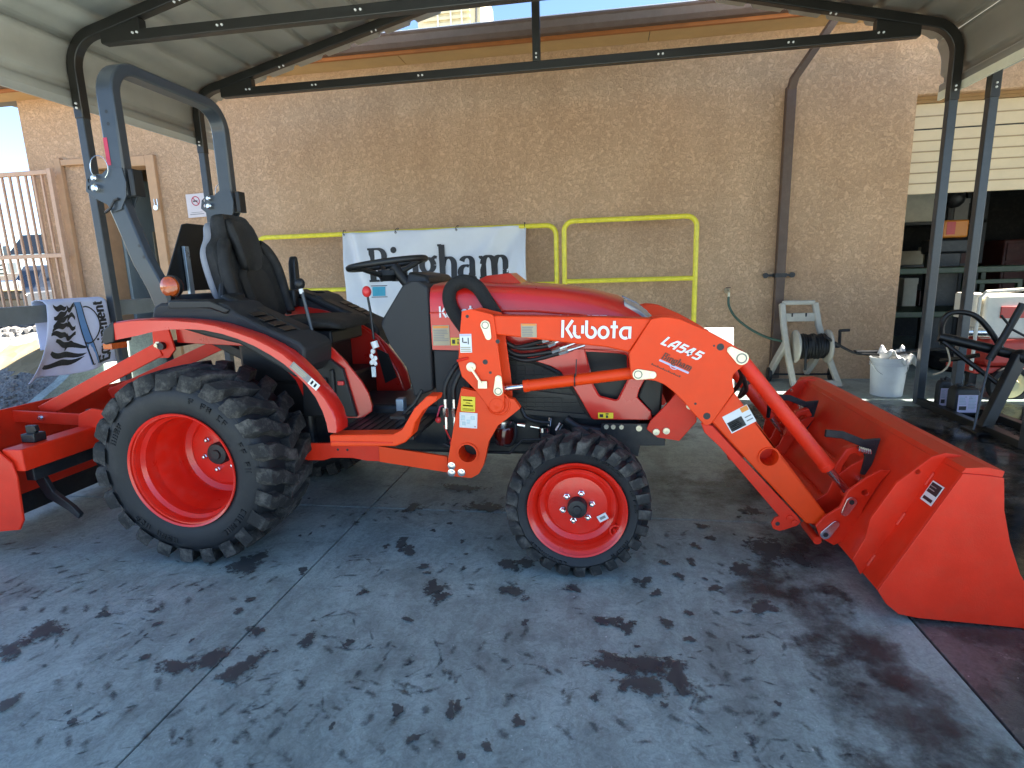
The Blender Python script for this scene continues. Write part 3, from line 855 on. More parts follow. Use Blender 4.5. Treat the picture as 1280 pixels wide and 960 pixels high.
# downspout
dp = MB()
dp.sweep([(2.10, 5.95, ZS + .04), (2.05, 5.97, ZS - .06), (1.80, 6.28, 2.96), (1.79, 6.325, 2.86)], .075, .06, side=(1, 0, .1))
dsp = dp.build('downspout_elbow', 'downspout', bld, bevel=.006)
MB().box((1.745, 6.29, .02), (1.835, 6.37, 2.90)).build('downspout', 'downspout', bld, bevel=.008)
for z in (1.10,):
    s = MB().box((1.735, 6.282, z - .02), (1.845, 6.39, z + .02)); s.lathe([(.001, -.012), (.028, -.012), (.028, .012), (.001, .012)], (1.66, 6.36, z), n=10); s.lathe([(.001, -.012), (.028, -.012), (.028, .012), (.001, .012)], (1.92, 6.36, z), n=10)
    s.box((1.66, 6.35, z - .012), (1.92, 6.37, z + .012)); s.build('downspout_strap', 'iron', bld)
# door frame, leaf, inside
fr = MB().box((D0 - .07, WALL_Y - .05, -.1), (D0 + .03, WALL_Y + .2, DT + .09)); fr.box((D1 - .03, WALL_Y - .05, -.1), (D1 + .09, WALL_Y + .2, DT + .09)); fr.box((D0 + .03, WALL_Y - .045, DT - .03), (D1 - .03, WALL_Y + .2, DT + .085))
fr.build('door_frame', 'doorframe', bld, bevel=.008, smooth=0)
fr = MB().box((D0 - .50, WALL_Y - .06, -.1), (D0 - .42, WALL_Y - .003, DT + .12)); fr.box((D0 - .42, WALL_Y - .055, DT + .03), (D0 - .08, WALL_Y - .003, DT + .10)); fr.build('gate_frame', 'doorframe', bld, bevel=.006, smooth=0)
ml = Matrix.Translation((D0 + .06, WALL_Y + .21, 0)) @ Matrix.Rotation(math.radians(92), 4, 'Z')
leaf = MB().box((0, 0, -.05), (.72, .045, DT - .06), ml).build('door_leaf', 'doorleaf', bld, bevel=.004, smooth=0)
MB().box((.50, -.012, 1.30), (.62, -.001, 1.9), ml).build('door_notice', 'st_tan', leaf, smooth=0)
hd = MB().cyl(ml @ Vector((.66, -.05, 1.2)), ml @ Vector((.66, -.002, 1.2)), .022); hd.cyl(ml @ Vector((.66, -.05, 1.2)), ml @ Vector((.58, -.05, 1.2)), .011); hd.build('door_handle', 'chrome', leaf)
pl = MB().cyl((-5.30, WALL_Y - .09, 2.10), (-5.30, WALL_Y - .055, 2.10), .03); pl.tube([(-5.32, WALL_Y - .07, 2.12), (-5.32, WALL_Y - .07, 2.20), (-5.28, WALL_Y - .07, 2.20), (-5.28, WALL_Y - .07, 2.12)], .008); pl.build('padlock', 'chrome', bld)
inn = MB().box((-7.0, 8.6, -.1), (-3.6, 8.66, 3.3)); inn.box((-3.6, 6.66, -.1), (-3.54, 8.6, 3.3)); inn.box((-7.0, 6.66, 3.30), (-3.6, 8.6, 3.34)); inn.build('office_wall', 'dark_room', bld, smooth=0)
po = sticker('poster', bld, (-6.72, 8.595, 1.95), (1, 0, 0), (0, 0, 1), .62, .95, [('st_grey', .02, .98, .02, .98)], base='machine_cream')
mb, wd = lettering('SERVICE', SANS, plane_map((-6.70, 8.590, 2.62), (1, 0, 0), (0, 0, 1)), .085, .26, .24); mb.build('poster_lettering', 'white', po, smooth=0, fix=False)
mb, wd = lettering('NETWORK', SANS, plane_map((-6.70, 8.590, 2.45), (1, 0, 0), (0, 0, 1)), .08, .26, .24); mb.build('poster_lettering', 'white', po, smooth=0, fix=False)
sticker('poster', bld, (-6.9, 8.595, 1.25), (1, 0, 0), (0, 0, 1), .9, .62, [('bluegrey', .03, .97, .03, .97), ('st_grey', .1, .4, .2, .8), ('st_grey', .55, .8, .3, .7)], base='st_grey')
# no-smoking notice on the wall
nt_ = sticker('wall_notice', None, (-4.94, 6.392, 1.97), (1, 0, .03), (0, 0, 1), .245, .27, [('st_grey', .12, .88, .12, .15), ('st_grey', .2, .8, .2, .22)], base='paper', lift=.004)
tag(nt_, 'small pale paper notice with red circle taped to the stucco', 'notice')
rg = MB().lathe([(.045, 0), (.056, 0)], (-4.815, 6.3855, 2.16), n=24); rg.add([(-4.85, 6.3852, 2.19), (-4.843, 6.3852, 2.197), (-4.78, 6.3852, 2.133), (-4.787, 6.3852, 2.126)], [(0, 1, 2, 3)])
rg.build('red_ring', 'red_tape', nt_, smooth=0, fix=False)
sg = MB().box((-4.85, 6.3850, 2.152), (-4.79, 6.3858, 2.166)); sg.build('cigarette_mark', 'ink', nt_, smooth=0)

# roller door and the dark workshop behind
gy = 6.52
gd = [(1.86, 2.46), (2.475, 2.70)]
for z0, z1 in gd:
    p = MB().box((XG0 + .005, gy, z0), (XG1 - .005, gy + .04, z1)).build('door_panel', 'garage', bld, smooth=0)
    n = int(round((z1 - z0) / .095))
    for k in range(1, n):
        z = z0 + (z1 - z0) * k / n
        MB().box((XG0 + .01, gy - .004, z - .007), (XG1 - .01, gy - .0005, z + .005)).build('door_rib', 'groove', p, smooth=0)
MB().box((XG0 + .005, gy + .01, 2.461), (XG1 - .005, gy + .03, 2.474)).build('door_seal', 'ink', bld, smooth=0)
tr = MB().box((XG0 + .004, gy - .03, 2.703), (XG1 - .004, gy + .1, 2.757)); tr.box((XG0 + .004, gy - .05, 2.73), (XG1 - .004, gy - .031, 2.757)); tr.build('door_header', 'header', bld, smooth=0)
rm = MB()
rm.box((XG0 - 1.2, 11.5, -.1), (XR - .3, 11.6, 3.3)); rm.box((XG0 - 1.25, 6.66, -.1), (XG0 - 1.2, 11.5, 3.3)); rm.box((XR - .3, 6.66, -.1), (XR - .25, 11.5, 3.3)); rm.box((XG0 - 1.2, 6.66, 3.3), (XR - .3, 11.5, 3.35))
rm.build('workshop_wall', 'dark_room', bld, smooth=0)
rf = MB().box((XG0 - 1.2, 6.38, -.15), (XR - .3, 11.5, -.002)); o = rf.build('workshop_floor', 'concrete', smooth=0); tag(o, kind='structure')

# rooftop cooler
co = thing('rooftop_cooler', 'cream louvred evaporative cooler standing on the workshop roof', 'air cooler', (-2.1, 8.6, 3.565))
MB().box((-2.52, 8.25, 3.565), (-1.62, 9.1, 5.0)).build('cabinet', 'cooler', co, bevel=.02, smooth=0)
for k in range(16):
    z = 3.72 + k * .078
    MB().box((-2.43, 8.22, z), (-1.78, 8.25, z + .04), Matrix.Identity(4)).build('louvre', 'cooler', co, smooth=0)
for x in (-2.23, -2.05, -1.9): MB().box((x, 8.205, 3.68), (x + .02, 8.22, 4.95)).build('louvre_post', 'trim', co, smooth=0)
MB().tube([(-1.70, 8.22, 3.565), (-1.70, 8.22, 4.4), (-1.67, 8.22, 5.0)], .012).build('cable', 'iron', co)

# ------------------------------------------------------------------ carports
CX0, CX1, RIDGE = -3.81, 2.67, -0.57
TS = .072
ZT = 2.93
PITCHR = .235
ZE = 2.92                    # rafter line height above the posts
def roofz(x): return ZE + PITCHR * (min(x - CX0, CX1 - x))
def bow_path(off=0.0):
    pts = []
    r = .24
    lx = CX0 - off
    pts += [(lx, 2.42), (lx, 2.75)]
    a_end = 90 + math.degrees(math.atan(PITCHR))
    for i in range(1, 9):
        a = math.radians(180 - (180 - a_end) * i / 8)
        pts.append((lx + r + off + (r + off) * math.cos(a) - off * 0, 2.75 + (r + off) * math.sin(a)))
    zr = pts[-1][1] + PITCHR * (RIDGE - pts[-1][0])
    right = [(2 * RIDGE - x, z) for x, z in pts]
    return pts + [(RIDGE, zr)] + right[::-1]
carport = thing('carport', 'steel carport with dark tube frame and ribbed roof sheltering the tractor', 'carport', (RIDGE, 2.6, 0))
bp_ = bow_path()
ZR = max(z for x, z in bp_)
for Yb in (5.25, 3.95, 2.65, 1.35):
    raf = MB().sweep([(x, Yb, z) for x, z in bp_], TS, TS, side=(0, 1, 0)).build('rafter', 'frame_tube', carport, bevel=.006)
    for X in (CX0, CX1):
        MB().box((X - TS / 2 + .004, Yb - TS / 2 + .004, 0.0), (X + TS / 2 - .004, Yb + TS / 2 - .004, 2.44)).build('post', 'post_tube', carport, bevel=.006, smooth=0)
    MB().box((CX0 + .28, Yb - TS / 2 + .002, ZT - TS / 2), (CX1 - .28, Yb + TS / 2 - .002, ZT + TS / 2)).build('tie_beam', 'frame_tube', carport, bevel=.006, smooth=0)
    for sgn in (-1, 1):
        xa = RIDGE + sgn * (CX1 - RIDGE - .28); xb = RIDGE + sgn * (CX1 - RIDGE - .60)
        MB().prism([(xa, ZT - .034), (xa, ZT - .03), (xb, ZT + .03), (xb, ZT + .03 + .10)] if False else [(xa, ZT - .03), (xb, ZT - .03), (xb, 3.04), (xa, 2.97)], Yb - TS / 2 + .001, Yb + TS / 2 - .001).build('corner_gusset', 'frame_tube', carport, bevel=.003, smooth=0)
    MB().box((RIDGE - .033, Yb - .03, ZT + TS / 2), (RIDGE + .033, Yb + .03, ZR - .03)).build('web_post', 'frame_tube', carport, bevel=.004, smooth=0)
    sc = MB()
    def scr(x, z, y=Yb - TS / 2 - .007):
        sc.lathe([(.0005, -.006), (.007, -.004), (.0085, .006)], (x, y, z), n=8)
    for sgn in (-1, 1):
        e = RIDGE + sgn * (CX1 - RIDGE)
        scr(e, 2.49); scr(e, 2.52); scr(e - sgn * .55, ZT + .01, Yb - TS / 2 - .012); scr(e - sgn * .585, ZT + .01, Yb - TS / 2 - .012)
        for dx in (.9, 1.9):
            scr(e - sgn * (dx + .3), ZT); scr(e - sgn * (dx + .335), ZT)
            zz = 0
        for dx in (.9, 1.8): scr(e - sgn * dx, ZE + .0 + PITCHR * dx - .03); scr(e - sgn * (dx + .04), ZE + PITCHR * (dx + .04) - .03)
    scr(RIDGE, ZT + .06); scr(RIDGE, ZT + .09)
    sc.build('screws', 'white', carport)['kind'] = 'stuff'
for X in (CX0, CX1): MB().box((X - .03, 0.97, 0.0), (X + .03, 5.212, .055) if X > 0 else (X + .03, 5.212, .055)).build('base_rail', 'frame_tube', carport, bevel=.005, smooth=0)
# ribbed sheets: profile along the bow, ribs every 0.305 m
def roof_profile():
    base = bow_path(TS / 2 + .012)
    base = [(base[0][0], 2.545)] + [p for p in base if p[1] > 2.7][:len(base)]
    half = [p for p in base if p[0] <= RIDGE + 1e-6]
    dense, s = [], 0.0
    for (x0, z0), (x1, z1) in zip(half, half[1:]):
        L_ = math.hypot(x1 - x0, z1 - z0); n = max(1, int(L_ / .0125))
        for k in range(n):
            t = k / n
            dense.append((x0 + (x1 - x0) * t, z0 + (z1 - z0) * t, s + L_ * t))
        s += L_
    dense.append((*half[-1], s))
    out = []
    for i, (x, z, q) in enumerate(dense):
        a, b = dense[max(0, i - 1)], dense[min(len(dense) - 1, i + 1)]
        tx, tz = b[0] - a[0], b[1] - a[1]; l = math.hypot(tx, tz) or 1
        nx, nz = -tz / l, tx / l
        ph = (q + .235) % .305
        h = 0.0
        if ph < .075: h = .030 * min(1, ph / .018, (.075 - ph) / .018)
        out.append((x + nx * h, z + nz * h, q))
    keep = [out[0]]
    for i in range(1, len(out) - 1):
        (x0, z0, _), (x1, z1, _), (x2, z2, _) = keep[-1], out[i], out[i + 1]
        d = abs((x1 - x0) * (z2 - z0) - (z1 - z0) * (x2 - x0)) / (math.hypot(x2 - x0, z2 - z0) or 1)
        if d > .0012: keep.append(out[i])
    keep.append(out[-1])
    return keep
rp_ = roof_profile(); Stot = rp_[-1][2]
cuts = [0.0, .42, 1.33, 2.24, Stot + .01]
for sgn in (-1, 1):
    for c0, c1 in zip(cuts, cuts[1:]):
        seg = [(x, z) for x, z, q in rp_ if c0 - .03 <= q <= c1 + .0]
        if len(seg) < 2: continue
        m_ = MB()
        pts = [(x if sgn < 0 else 2 * RIDGE - x, z) for x, z in seg]
        n = len(pts)
        m_.add([(x, 0.95, z) for x, z in pts] + [(x, 5.55, z) for x, z in pts], [(i, i + 1, i + 1 + n, i + n) for i in range(n - 1)])
        ob = m_.build('roof_panel', 'roof', carport, smooth=20)
        md = ob.modifiers.new('solid', 'SOLIDIFY'); md.thickness = .0015; md.offset = 0
xe = CX0 - TS / 2 - .012
for sgn in (-1, 1):
    X = xe if sgn < 0 else 2 * RIDGE - xe
    t = MB().prism([(X - .004, 2.50), (X + .004 + .012, 2.50), (X + .016, 2.506), (X + .0045, 2.506), (X + .0045, 2.56), (X - .004, 2.56)], 0.95, 5.55)
    t.build('eave_trim', 'trim' if sgn > 0 else 'roof', carport, smooth=0)
capm = MB().add([(RIDGE - .16, 0.95, ZR + .02), (RIDGE, 0.95, ZR + .075), (RIDGE + .16, 0.95, ZR + .02), (RIDGE - .16, 5.62, ZR + .02), (RIDGE, 5.62, ZR + .075), (RIDGE + .16, 5.62, ZR + .02)], [(0, 1, 4, 3), (1, 2, 5, 4)])
ob = capm.build('ridge_cap', 'roof', carport, smooth=0); md = ob.modifiers.new('solid', 'SOLIDIFY'); md.thickness = .002

# neighbour shelter to the right: the same frame, one post of it shows
car2 = copy_tree(carport)
car2.location = (RIDGE + 6.76, 2.6, 0)
for nm in ('roof_panel', 'eave_trim'):
    k_ = [c for c in car2.children if c.name.split('.')[0] == nm]
    k_.sort(key=lambda c: min(v.co.x for v in c.data.vertices))
    bpy.data.objects.remove(k_[0])
tag(car2, 'neighbouring steel carport standing past the black tube implement', 'carport')
gt = MB().box((CX0 - .10, 1.0, .97), (CX0 - .04, 5.30, 1.09)).build('side_girt', 'girt', carport, bevel=.005, smooth=0)

MB().prism([(2.722, 2.62), (2.722, 2.61), (3.10, 2.66), (3.10, 2.67)], 0.95, 5.55).build('sun_gap_cover', 'roof', car2, smooth=0).location = (-(RIDGE + 6.76), -2.6, 0)  # added strip that keeps the sun out of the gap between the carports

# ------------------------------------------------------------------ tractor
YC = 2.74
tr = thing('compact_tractor', 'orange and black compact tractor with front loader bucket and folding roll bar', 'tractor', (-0.9, YC, 0))
def side(y, s): return YC + s * (y - YC)          # s = 1 near the camera, -1 the far side

# ---- wheels
def wheel(name, cx, cz, y_out, R, width, r_rim, n_lug, lug_h, dish, hub_r, nuts, nut_r, s, label):
    """y_out: outer face of the tyre; inward is +Y for s = 1"""
    yo = side(y_out, s)
    def Y(t): return s * t          # t metres inward from the outer face
    c = (cx, yo, cz)
    wd, shoulder = width, R - lug_h
    disc = MB()
    disc.lathe([(r_rim * .83, Y(dish - .035)), (r_rim * .80, Y(dish - .012)), (r_rim * .70, Y(dish)), (r_rim * .66, Y(dish - .004)), (r_rim * .62, Y(dish - .016)), (r_rim * .45, Y(dish - .020)), (r_rim * .02, Y(dish - .020))], c, n=56)
    root = disc.build(name, 'rim', tr, smooth=30)
    root['label'] = label
    rim = MB()
    rim.lathe([(r_rim * .995, Y(.004)), (r_rim * 1.03, Y(.000)), (r_rim * 1.035, Y(.006)), (r_rim * 1.02, Y(.012)), (r_rim * .975, Y(.014)), (r_rim * .955, Y(.026)), (r_rim * .955, Y(.050)), (r_rim * .90, Y(.064)), (r_rim * .895, Y(.105)), (r_rim * .905, Y(.115)), (r_rim * .895, Y(.125)), (r_rim * .82, Y(.160)), (r_rim * .81, Y(dish + .01)), (r_rim * .86, Y(wd - .05)), (r_rim, Y(wd - .02))] if dish > .15 else
              [(r_rim * .995, Y(.004)), (r_rim * 1.03, Y(.000)), (r_rim * 1.035, Y(.006)), (r_rim * 1.02, Y(.012)), (r_rim * .955, Y(.018)), (r_rim * .915, Y(.030)), (r_rim * .90, Y(.042)), (r_rim * .83, Y(.052)), (r_rim * .815, Y(dish - .02)), (r_rim * .82, Y(dish + .03)), (r_rim * .9, Y(wd - .03)), (r_rim, Y(wd - .01))], c, n=72)
    rim.build('rim', 'rim', root, smooth=40)
    # carcass
    ty = MB()
    prof = [(r_rim * .96, .022), (r_rim * 1.03, .012), (r_rim * 1.10, .004), (r_rim * 1.22, -.004), (r_rim + (shoulder - r_rim) * .62, -.002), (r_rim + (shoulder - r_rim) * .83, .010), (shoulder * .955, .020),
            (shoulder * .975, .030), (shoulder * .99, .05), (shoulder * 1.0, wd * .3), (shoulder * 1.004, wd * .5), (shoulder, wd * .7), (shoulder * .98, wd - .03), (shoulder * .95, wd - .012), (r_rim + (shoulder - r_rim) * .5, wd + .002), (r_rim * 1.08, wd - .005), (r_rim * .96, wd - .022)]
    ty.lathe([(r, Y(t)) for r, t in prof], c, n=96)
    tyre = ty.build('tyre', 'sidewall', root, smooth=60)
    ring = MB().lathe([(shoulder * .915, Y(.011)), (shoulder * .918, Y(.0065)), (shoulder * .93, Y(.0075)), (shoulder * .933, Y(.0145))], c, n=96); ring.build('bead_ring', 'sidewall', root, smooth=60)
    # lugs: two staggered rows of bars running from the shoulder to just past the middle
    lg = MB(); rnd = random.Random(int(R * 1000) + (0 if s > 0 else 1))
    step = 2 * math.pi / n_lug
    hw = step * .27
    for row in (0, 1):
        for k in range(n_lug):
            a0 = k * step + (step * .5 if row else 0)
            st = [(-.006, shoulder * .905, shoulder * .955, 0.0), (.002, shoulder * .93, R * .968, 0.02), (.022, shoulder * .95, R * .988, .06), (wd * .22, shoulder * .985, R * .998, step * .28), (wd * .40, shoulder * .985, R, step * .62), (wd * .56, shoulder * .985, R, step * .80)]
            rings = []
            for t, r0, r1, da in st:
                tt = t if row == 0 else wd - t
                aa = a0 + da * (1 if row == 0 else 1)
                f_ = 1.0 if t < wd * .3 else .86
                ring_ = []
                for rr_, ww in ((r0, 1.25), (r1 - .004, 1.0), (r1, .86), (r1, -.86), (r1 - .004, -1.0), (r0, -1.25)):
                    an = aa + hw * ww * f_
                    ring_.append((cx + rr_ * math.cos(-an), yo + Y(tt), cz + rr_ * math.sin(-an)))
                rings.append(ring_)
            lg.loft(rings)
    lg.build('tread', 'tread', root, smooth=30)
    # raised lettering blocks on the sidewall
    bl = MB()
    rl = r_rim + (shoulder - r_rim) * .52
    for grp, cnt in ((62, 8), (150, 5), (240, 9), (318, 6), (15, 5)):
        for i in range(cnt):
            if rnd.random() < .12: continue
            a = math.radians(grp + (i - cnt / 2) * 5.0); hwd = math.radians(1.6); hh = (shoulder - r_rim) * .085
            strokes = rnd.choice([[(-1, -1, -.5, 1), (.4, -1, 1, 1)], [(-1, -1, -.5, 1), (-1, .5, 1, 1), (-1, -.2, .8, .2)], [(-1, -1, 1, -.6), (-1, .6, 1, 1), (-1, -1, -.5, 1)], [(-1, -1, -.45, 1), (-1, .6, 1, 1), (.45, -1, 1, 1), (-1, -.2, 1, .2)]])
            for u0, w0, u1, w1 in strokes:
                q = []
                for u_, w_ in ((u0, w0), (u1, w0), (u1, w1), (u0, w1)):
                    an = a - hwd * u_; rr_ = rl + hh * w_
                    q.append((cx + rr_ * math.cos(an), rr_, cz + rr_ * math.sin(an)))
                vv = [(x, yo + Y(-.0065), z) for x, _, z in q] + [(x, yo + Y(.004), z) for x, _, z in q]
                bl.add(vv, [(0, 1, 2, 3), (0, 4, 5, 1), (1, 5, 6, 2), (2, 6, 7, 3), (3, 7, 4, 0)])
    bl.build('sidewall_lettering', 'rubber', root, smooth=0)['kind'] = 'stuff'
    # hub and nuts
    hb = MB().lathe([(hub_r * 1.0, Y(dish - .018)), (hub_r * 1.0, Y(dish - .05)), (hub_r * .9, Y(dish - .058)), (hub_r * .45, Y(dish - .06)), (hub_r * .4, Y(dish - .068)), (.001, Y(dish - .068))], c, n=24)
    hb.build('hub_cap', 'iron', root)
    for k in range(nuts):
        a = 2 * math.pi * k / nuts + (.25 if nuts == 6 else .1)
        nx, nz = cx + nut_r * math.cos(a), cz + nut_r * math.sin(a)
        nu = MB().lathe([(.013, Y(dish - .02)), (.013, Y(dish - .034)), (.010, Y(dish - .036)), (.008, Y(dish - .046)), (.001, Y(dish - .048))], (nx, yo, nz), n=6)
        nu.build('lug_nut', 'chrome', root, smooth=25)
    return root
RX, RZ, FX, FZ = -1.775, .43, -.105, .288
wheel('rear_wheel', RX, RZ, 2.035, .435, .345, .245, 23, .042, .290, .052, 6, .085, 1, 'large rear wheel beside the camera side fender')
wheel('rear_wheel', RX, RZ, 2.035, .435, .345, .245, 23, .042, .290, .052, 6, .085, -1, 'large rear wheel on the far side')
fw = wheel('front_wheel', FX, FZ, 2.10, .292, .215, .192, 25, .030, .075, .040, 6, .060, 1, 'small front wheel below the near loader arm')
wheel('front_wheel', FX, FZ, 2.10, .292, .215, .192, 25, .030, .075, .040, 6, .060, -1, 'small front wheel on the far side')
sticker('rim_label', fw, (-.015, 2.150, .222), (.85, 0, .5), (-.5, 0, .85), .040, .028, [('st_grey', .2, .8, .3, .7)], lift=.002)
vl = MB().lathe([(.020, 0), (.026, 0), (.026, .012), (.020, .012)], (.047, 2.128, .198), closed=True, n=16); vl.cyl((.047, 2.125, .198), (.035, 2.145, .205), .006); vl.build('valve', 'rim', fw)
# axles
ax = MB().cyl((RX, 2.33, RZ), (RX, side(2.33, -1), RZ), .11, 20); ax.box((RX - .17, 2.52, .30), (RX + .35, side(2.52, -1), .72)); ax.build('rear_axle', 'iron', tr, bevel=.02)
ax = MB().cyl((FX, 2.22, FZ), (FX, side(2.22, -1), FZ), .05, 16); ax.box((FX - .07, 2.36, .22), (FX + .07, side(2.36, -1), .36)); ax.box((FX - .09, 2.26, .20), (FX + .09, 2.36, .40)); ax.box((FX - .09, side(2.36, -1), .20), (FX + .09, side(2.26, -1), .40)); ax.build('front_axle', 'iron', tr, bevel=.015)

# ---- chassis and engine
ch = MB().box((-1.45, 2.56, .36), (-.15, side(2.56, -1), .60)); ch.box((-.75, 2.52, .42), (.16, side(2.52, -1), .72)); ch.box((-.10, 2.48, .44), (.27, side(2.48, -1), .52))
ch.build('chassis', 'iron', tr, bevel=.02, smooth=0)
eb = MB().box((-.70, 2.56, .55), (.10, side(2.56, -1), 1.02)); eb.build('engine_block', 'iron', tr, bevel=.02, smooth=0)
# bracket plates below the bonnet nose (dark) and the front guard (orange)
for s in (1, -1):
    MB().prism([(-.01, .555), (.20, .555), (.24, .50), (.262, .498), (.262, .458), (.158, .455), (.147, .405), (.125, .41), (-.02, .49)], side(2.44, s), side(2.455, s)).build('frame_bracket', 'iron', tr, bevel=.003, smooth=0)
    b_ = MB()
    for x in (.01, .04, .075): b_.lathe([(.001, -.006 * s), (.010, -.006 * s), (.011, .004 * s)], (x, side(2.436, s), .54), n=8)
    b_.lathe([(.001, -.006 * s), (.013, -.006 * s), (.015, .004 * s)], (.15, side(2.436, s), .536), n=10); b_.build('bracket_bolts', 'zinc', tr)
    MB().prism([(.195, .575), (.27, .66), (.30, .70), (.355, .70), (.385, .66), (.385, .575), (.318, .49), (.225, .505), (.18, .54)], side(2.405, s), side(2.42, s)).build('guard_plate', 'bucket', tr, bevel=.003, smooth=0)
    for x, z in ((.355, .645), (.22, .53), (.262, .535)): MB().lathe([(.001, -.008 * s), (.014, -.007 * s), (.016, .004 * s)], (x, side(2.403, s), z), n=12).build('guard_bolt', 'zinc', tr)
gd = MB().box((.30, 2.42, .57), (.325, side(2.42, -1), .69))
gd.build('guard_crossbar', 'bucket', tr, bevel=.004, smooth=0)

# ---- bonnet: lofted shell
st = [(-.765, .885, 1.150, 1.183, .290), (-.60, .880, 1.148, 1.183, .292), (-.40, .875, 1.135, 1.172, .293), (-.20, .87, 1.11, 1.156, .292), (-.05, .87, 1.075, 1.130, .286), (.06, .86, 1.035, 1.098, .276), (.15, .84, .99, 1.055, .260), (.215, .80, .94, 1.005, .240), (.258, .74, .87, .93, .21), (.275, .70, .80, .84, .18)]
rings = []
for x, zb, zs, zt, hw in st:
    r = []
    half = [(hw * .985, zb), (hw, zb + .03), (hw, zb + (zs - zb) * .5), (hw * .985, zs - .04), (hw * .955, zs - .012), (hw * .90, zs + (zt - zs) * .30), (hw * .72, zs + (zt - zs) * .72), (hw * .42, zt - .004), (0, zt)]
    r = [(x, YC - y, z) for y, z in half] + [(x, YC + y, z) for y, z in reversed(half[:-1])]
    rings.append(r)
hb = MB().loft(rings, closed=False, cap=False)
n_ = len(rings[0]); hb.add([p for p in rings[-1]], [tuple(range(n_))])
hood = hb.build('bonnet', 'red', tr, smooth=40)
# swage line along each flank, top scoop
for s in (1, -1):
    MB().tube([(x, side(YC - hw * 1.003, s), z) for x, z, hw in ((-.765, 1.05, .29), (-.5, 1.055, .292), (-.3, 1.05, .293), (-.1, 1.03, .289), (.04, 1.0, .279), (.14, .955, .262))], .005, 6).build('swage_line', 'red', hood)
sc_ = MB().loft([[(-.60, YC - .13, 1.172), (-.60, YC + .13, 1.172), (-.60, YC + .12, 1.178), (-.60, YC - .12, 1.178)], [(-.54, YC - .14, 1.17), (-.54, YC + .14, 1.17), (-.54, YC + .10, 1.205), (-.54, YC - .10, 1.205)], [(-.43, YC - .14, 1.165), (-.43, YC + .14, 1.165), (-.43, YC + .10, 1.214), (-.43, YC - .10, 1.214)], [(-.375, YC - .13, 1.16), (-.375, YC + .13, 1.16), (-.375, YC + .12, 1.166), (-.375, YC - .12, 1.166)]])
sc_.build('scoop', 'red', hood, bevel=.008)
for s in (1, -1):
    MB().loft([[(.085, side(2.53, s), 1.078), (.085, side(2.62, s), 1.092), (.085, side(2.62, s), 1.07), (.085, side(2.53, s), 1.05)], [(.15, side(2.525, s), 1.040), (.155, side(2.62, s), 1.058), (.16, side(2.62, s), 1.03), (.15, side(2.525, s), 1.0)], [(.20, side(2.535, s), .995), (.21, side(2.62, s), 1.012), (.215, side(2.62, s), .98), (.205, side(2.535, s), .96)]]).build('headlight', 'glass', hood, bevel=.004)
# flank lower panel: red with a trapezoid opening, one each side
flank = [(-.47, .90), (-.42, .882), (-.394, .872), (-.296, .829), (-.235, .81), (-.191, .785), (-.155, .742), (-.139, .722), (-.10, .655), (-.056, .575), (-.045, .568), (.190, .568), (.206, .575), (.202, .605), (.143, .669), (.150, .70), (.169, .74), (.205, .80), (.20, .88), (.10, .91), (-.2, .915)]
hole = [(-.082, .880), (.088, .866), (.100, .850), (.102, .745), (.062, .662), (.050, .656), (-.015, .672), (-.027, .684), (-.048, .725), (-.062, .79)]
for s in (1, -1):
    MB().prism(flank, side(2.452, s), side(2.47, s), [hole]).build('flank_panel', 'red', hood, bevel=.004, smooth=0)
    rm_ = MB().tube([(x, side(2.4515, s), z) for x, z in hole], .004, 6, closed=True).build('opening_rim', 'red', hood)
    MB().prism([(-.12, .60), (.15, .60), (.15, .90), (-.12, .90)], side(2.492, s), side(2.50, s)).build('opening_liner', 'mesh', hood, smooth=0)
    # black side grille: frame, mesh bars
    gm = MB().prism([(-.44, .60), (-.05, .575), (-.10, .66), (-.15, .74), (-.20, .79), (-.30, .835), (-.42, .85)], side(2.485, s), side(2.49, s)).build('side_grille', 'mesh', hood, smooth=0)
    fbar = MB()
    fbar.tube([(x, side(2.478, s), z) for x, z in spline([(-.44, .858), (-.30, .822), (-.20, .775), (-.15, .725), (-.10, .645), (-.062, .575)], 5)], .011, 8)
    fbar.bar((-.44, side(2.478, s), .70), (-.10, side(2.478, s), .660), .010, .016); fbar.bar((-.44, side(2.478, s), .60), (-.06, side(2.478, s), .575), .010, .02)
    fbar.build('grille_frame', 'grille_bar', gm)
    for k in range(9):
        x = -.43 + k * .04
        zt = .85 - max(0, (x + .30)) * .9 if x < -.2 else .79 - (x + .2) * 1.75
        MB().bar((x, side(2.482, s), .60), (x, side(2.482, s), zt - .01), .004, .005, up=(1, 0, 0)).build('grille_bar', 'grille_bar', gm, smooth=0)
    for k in range(11):
        z = .615 + k * .021
        xe_ = -.075 - (z - .575) * .55
        MB().bar((-.44, side(2.4815, s), z), (xe_, side(2.4815, s), z), .003, .004).build('grille_bar', 'grille_bar', gm, smooth=0)
ng = MB().prism([(.155, .575), (.245, .578), (.252, .72), (.262, .80), (.20, .84), (.17, .74), (.145, .67), (.2, .606)], 2.47, side(2.47, -1)); ng.build('nose_grille', 'mesh', hood, bevel=.01, smooth=0)

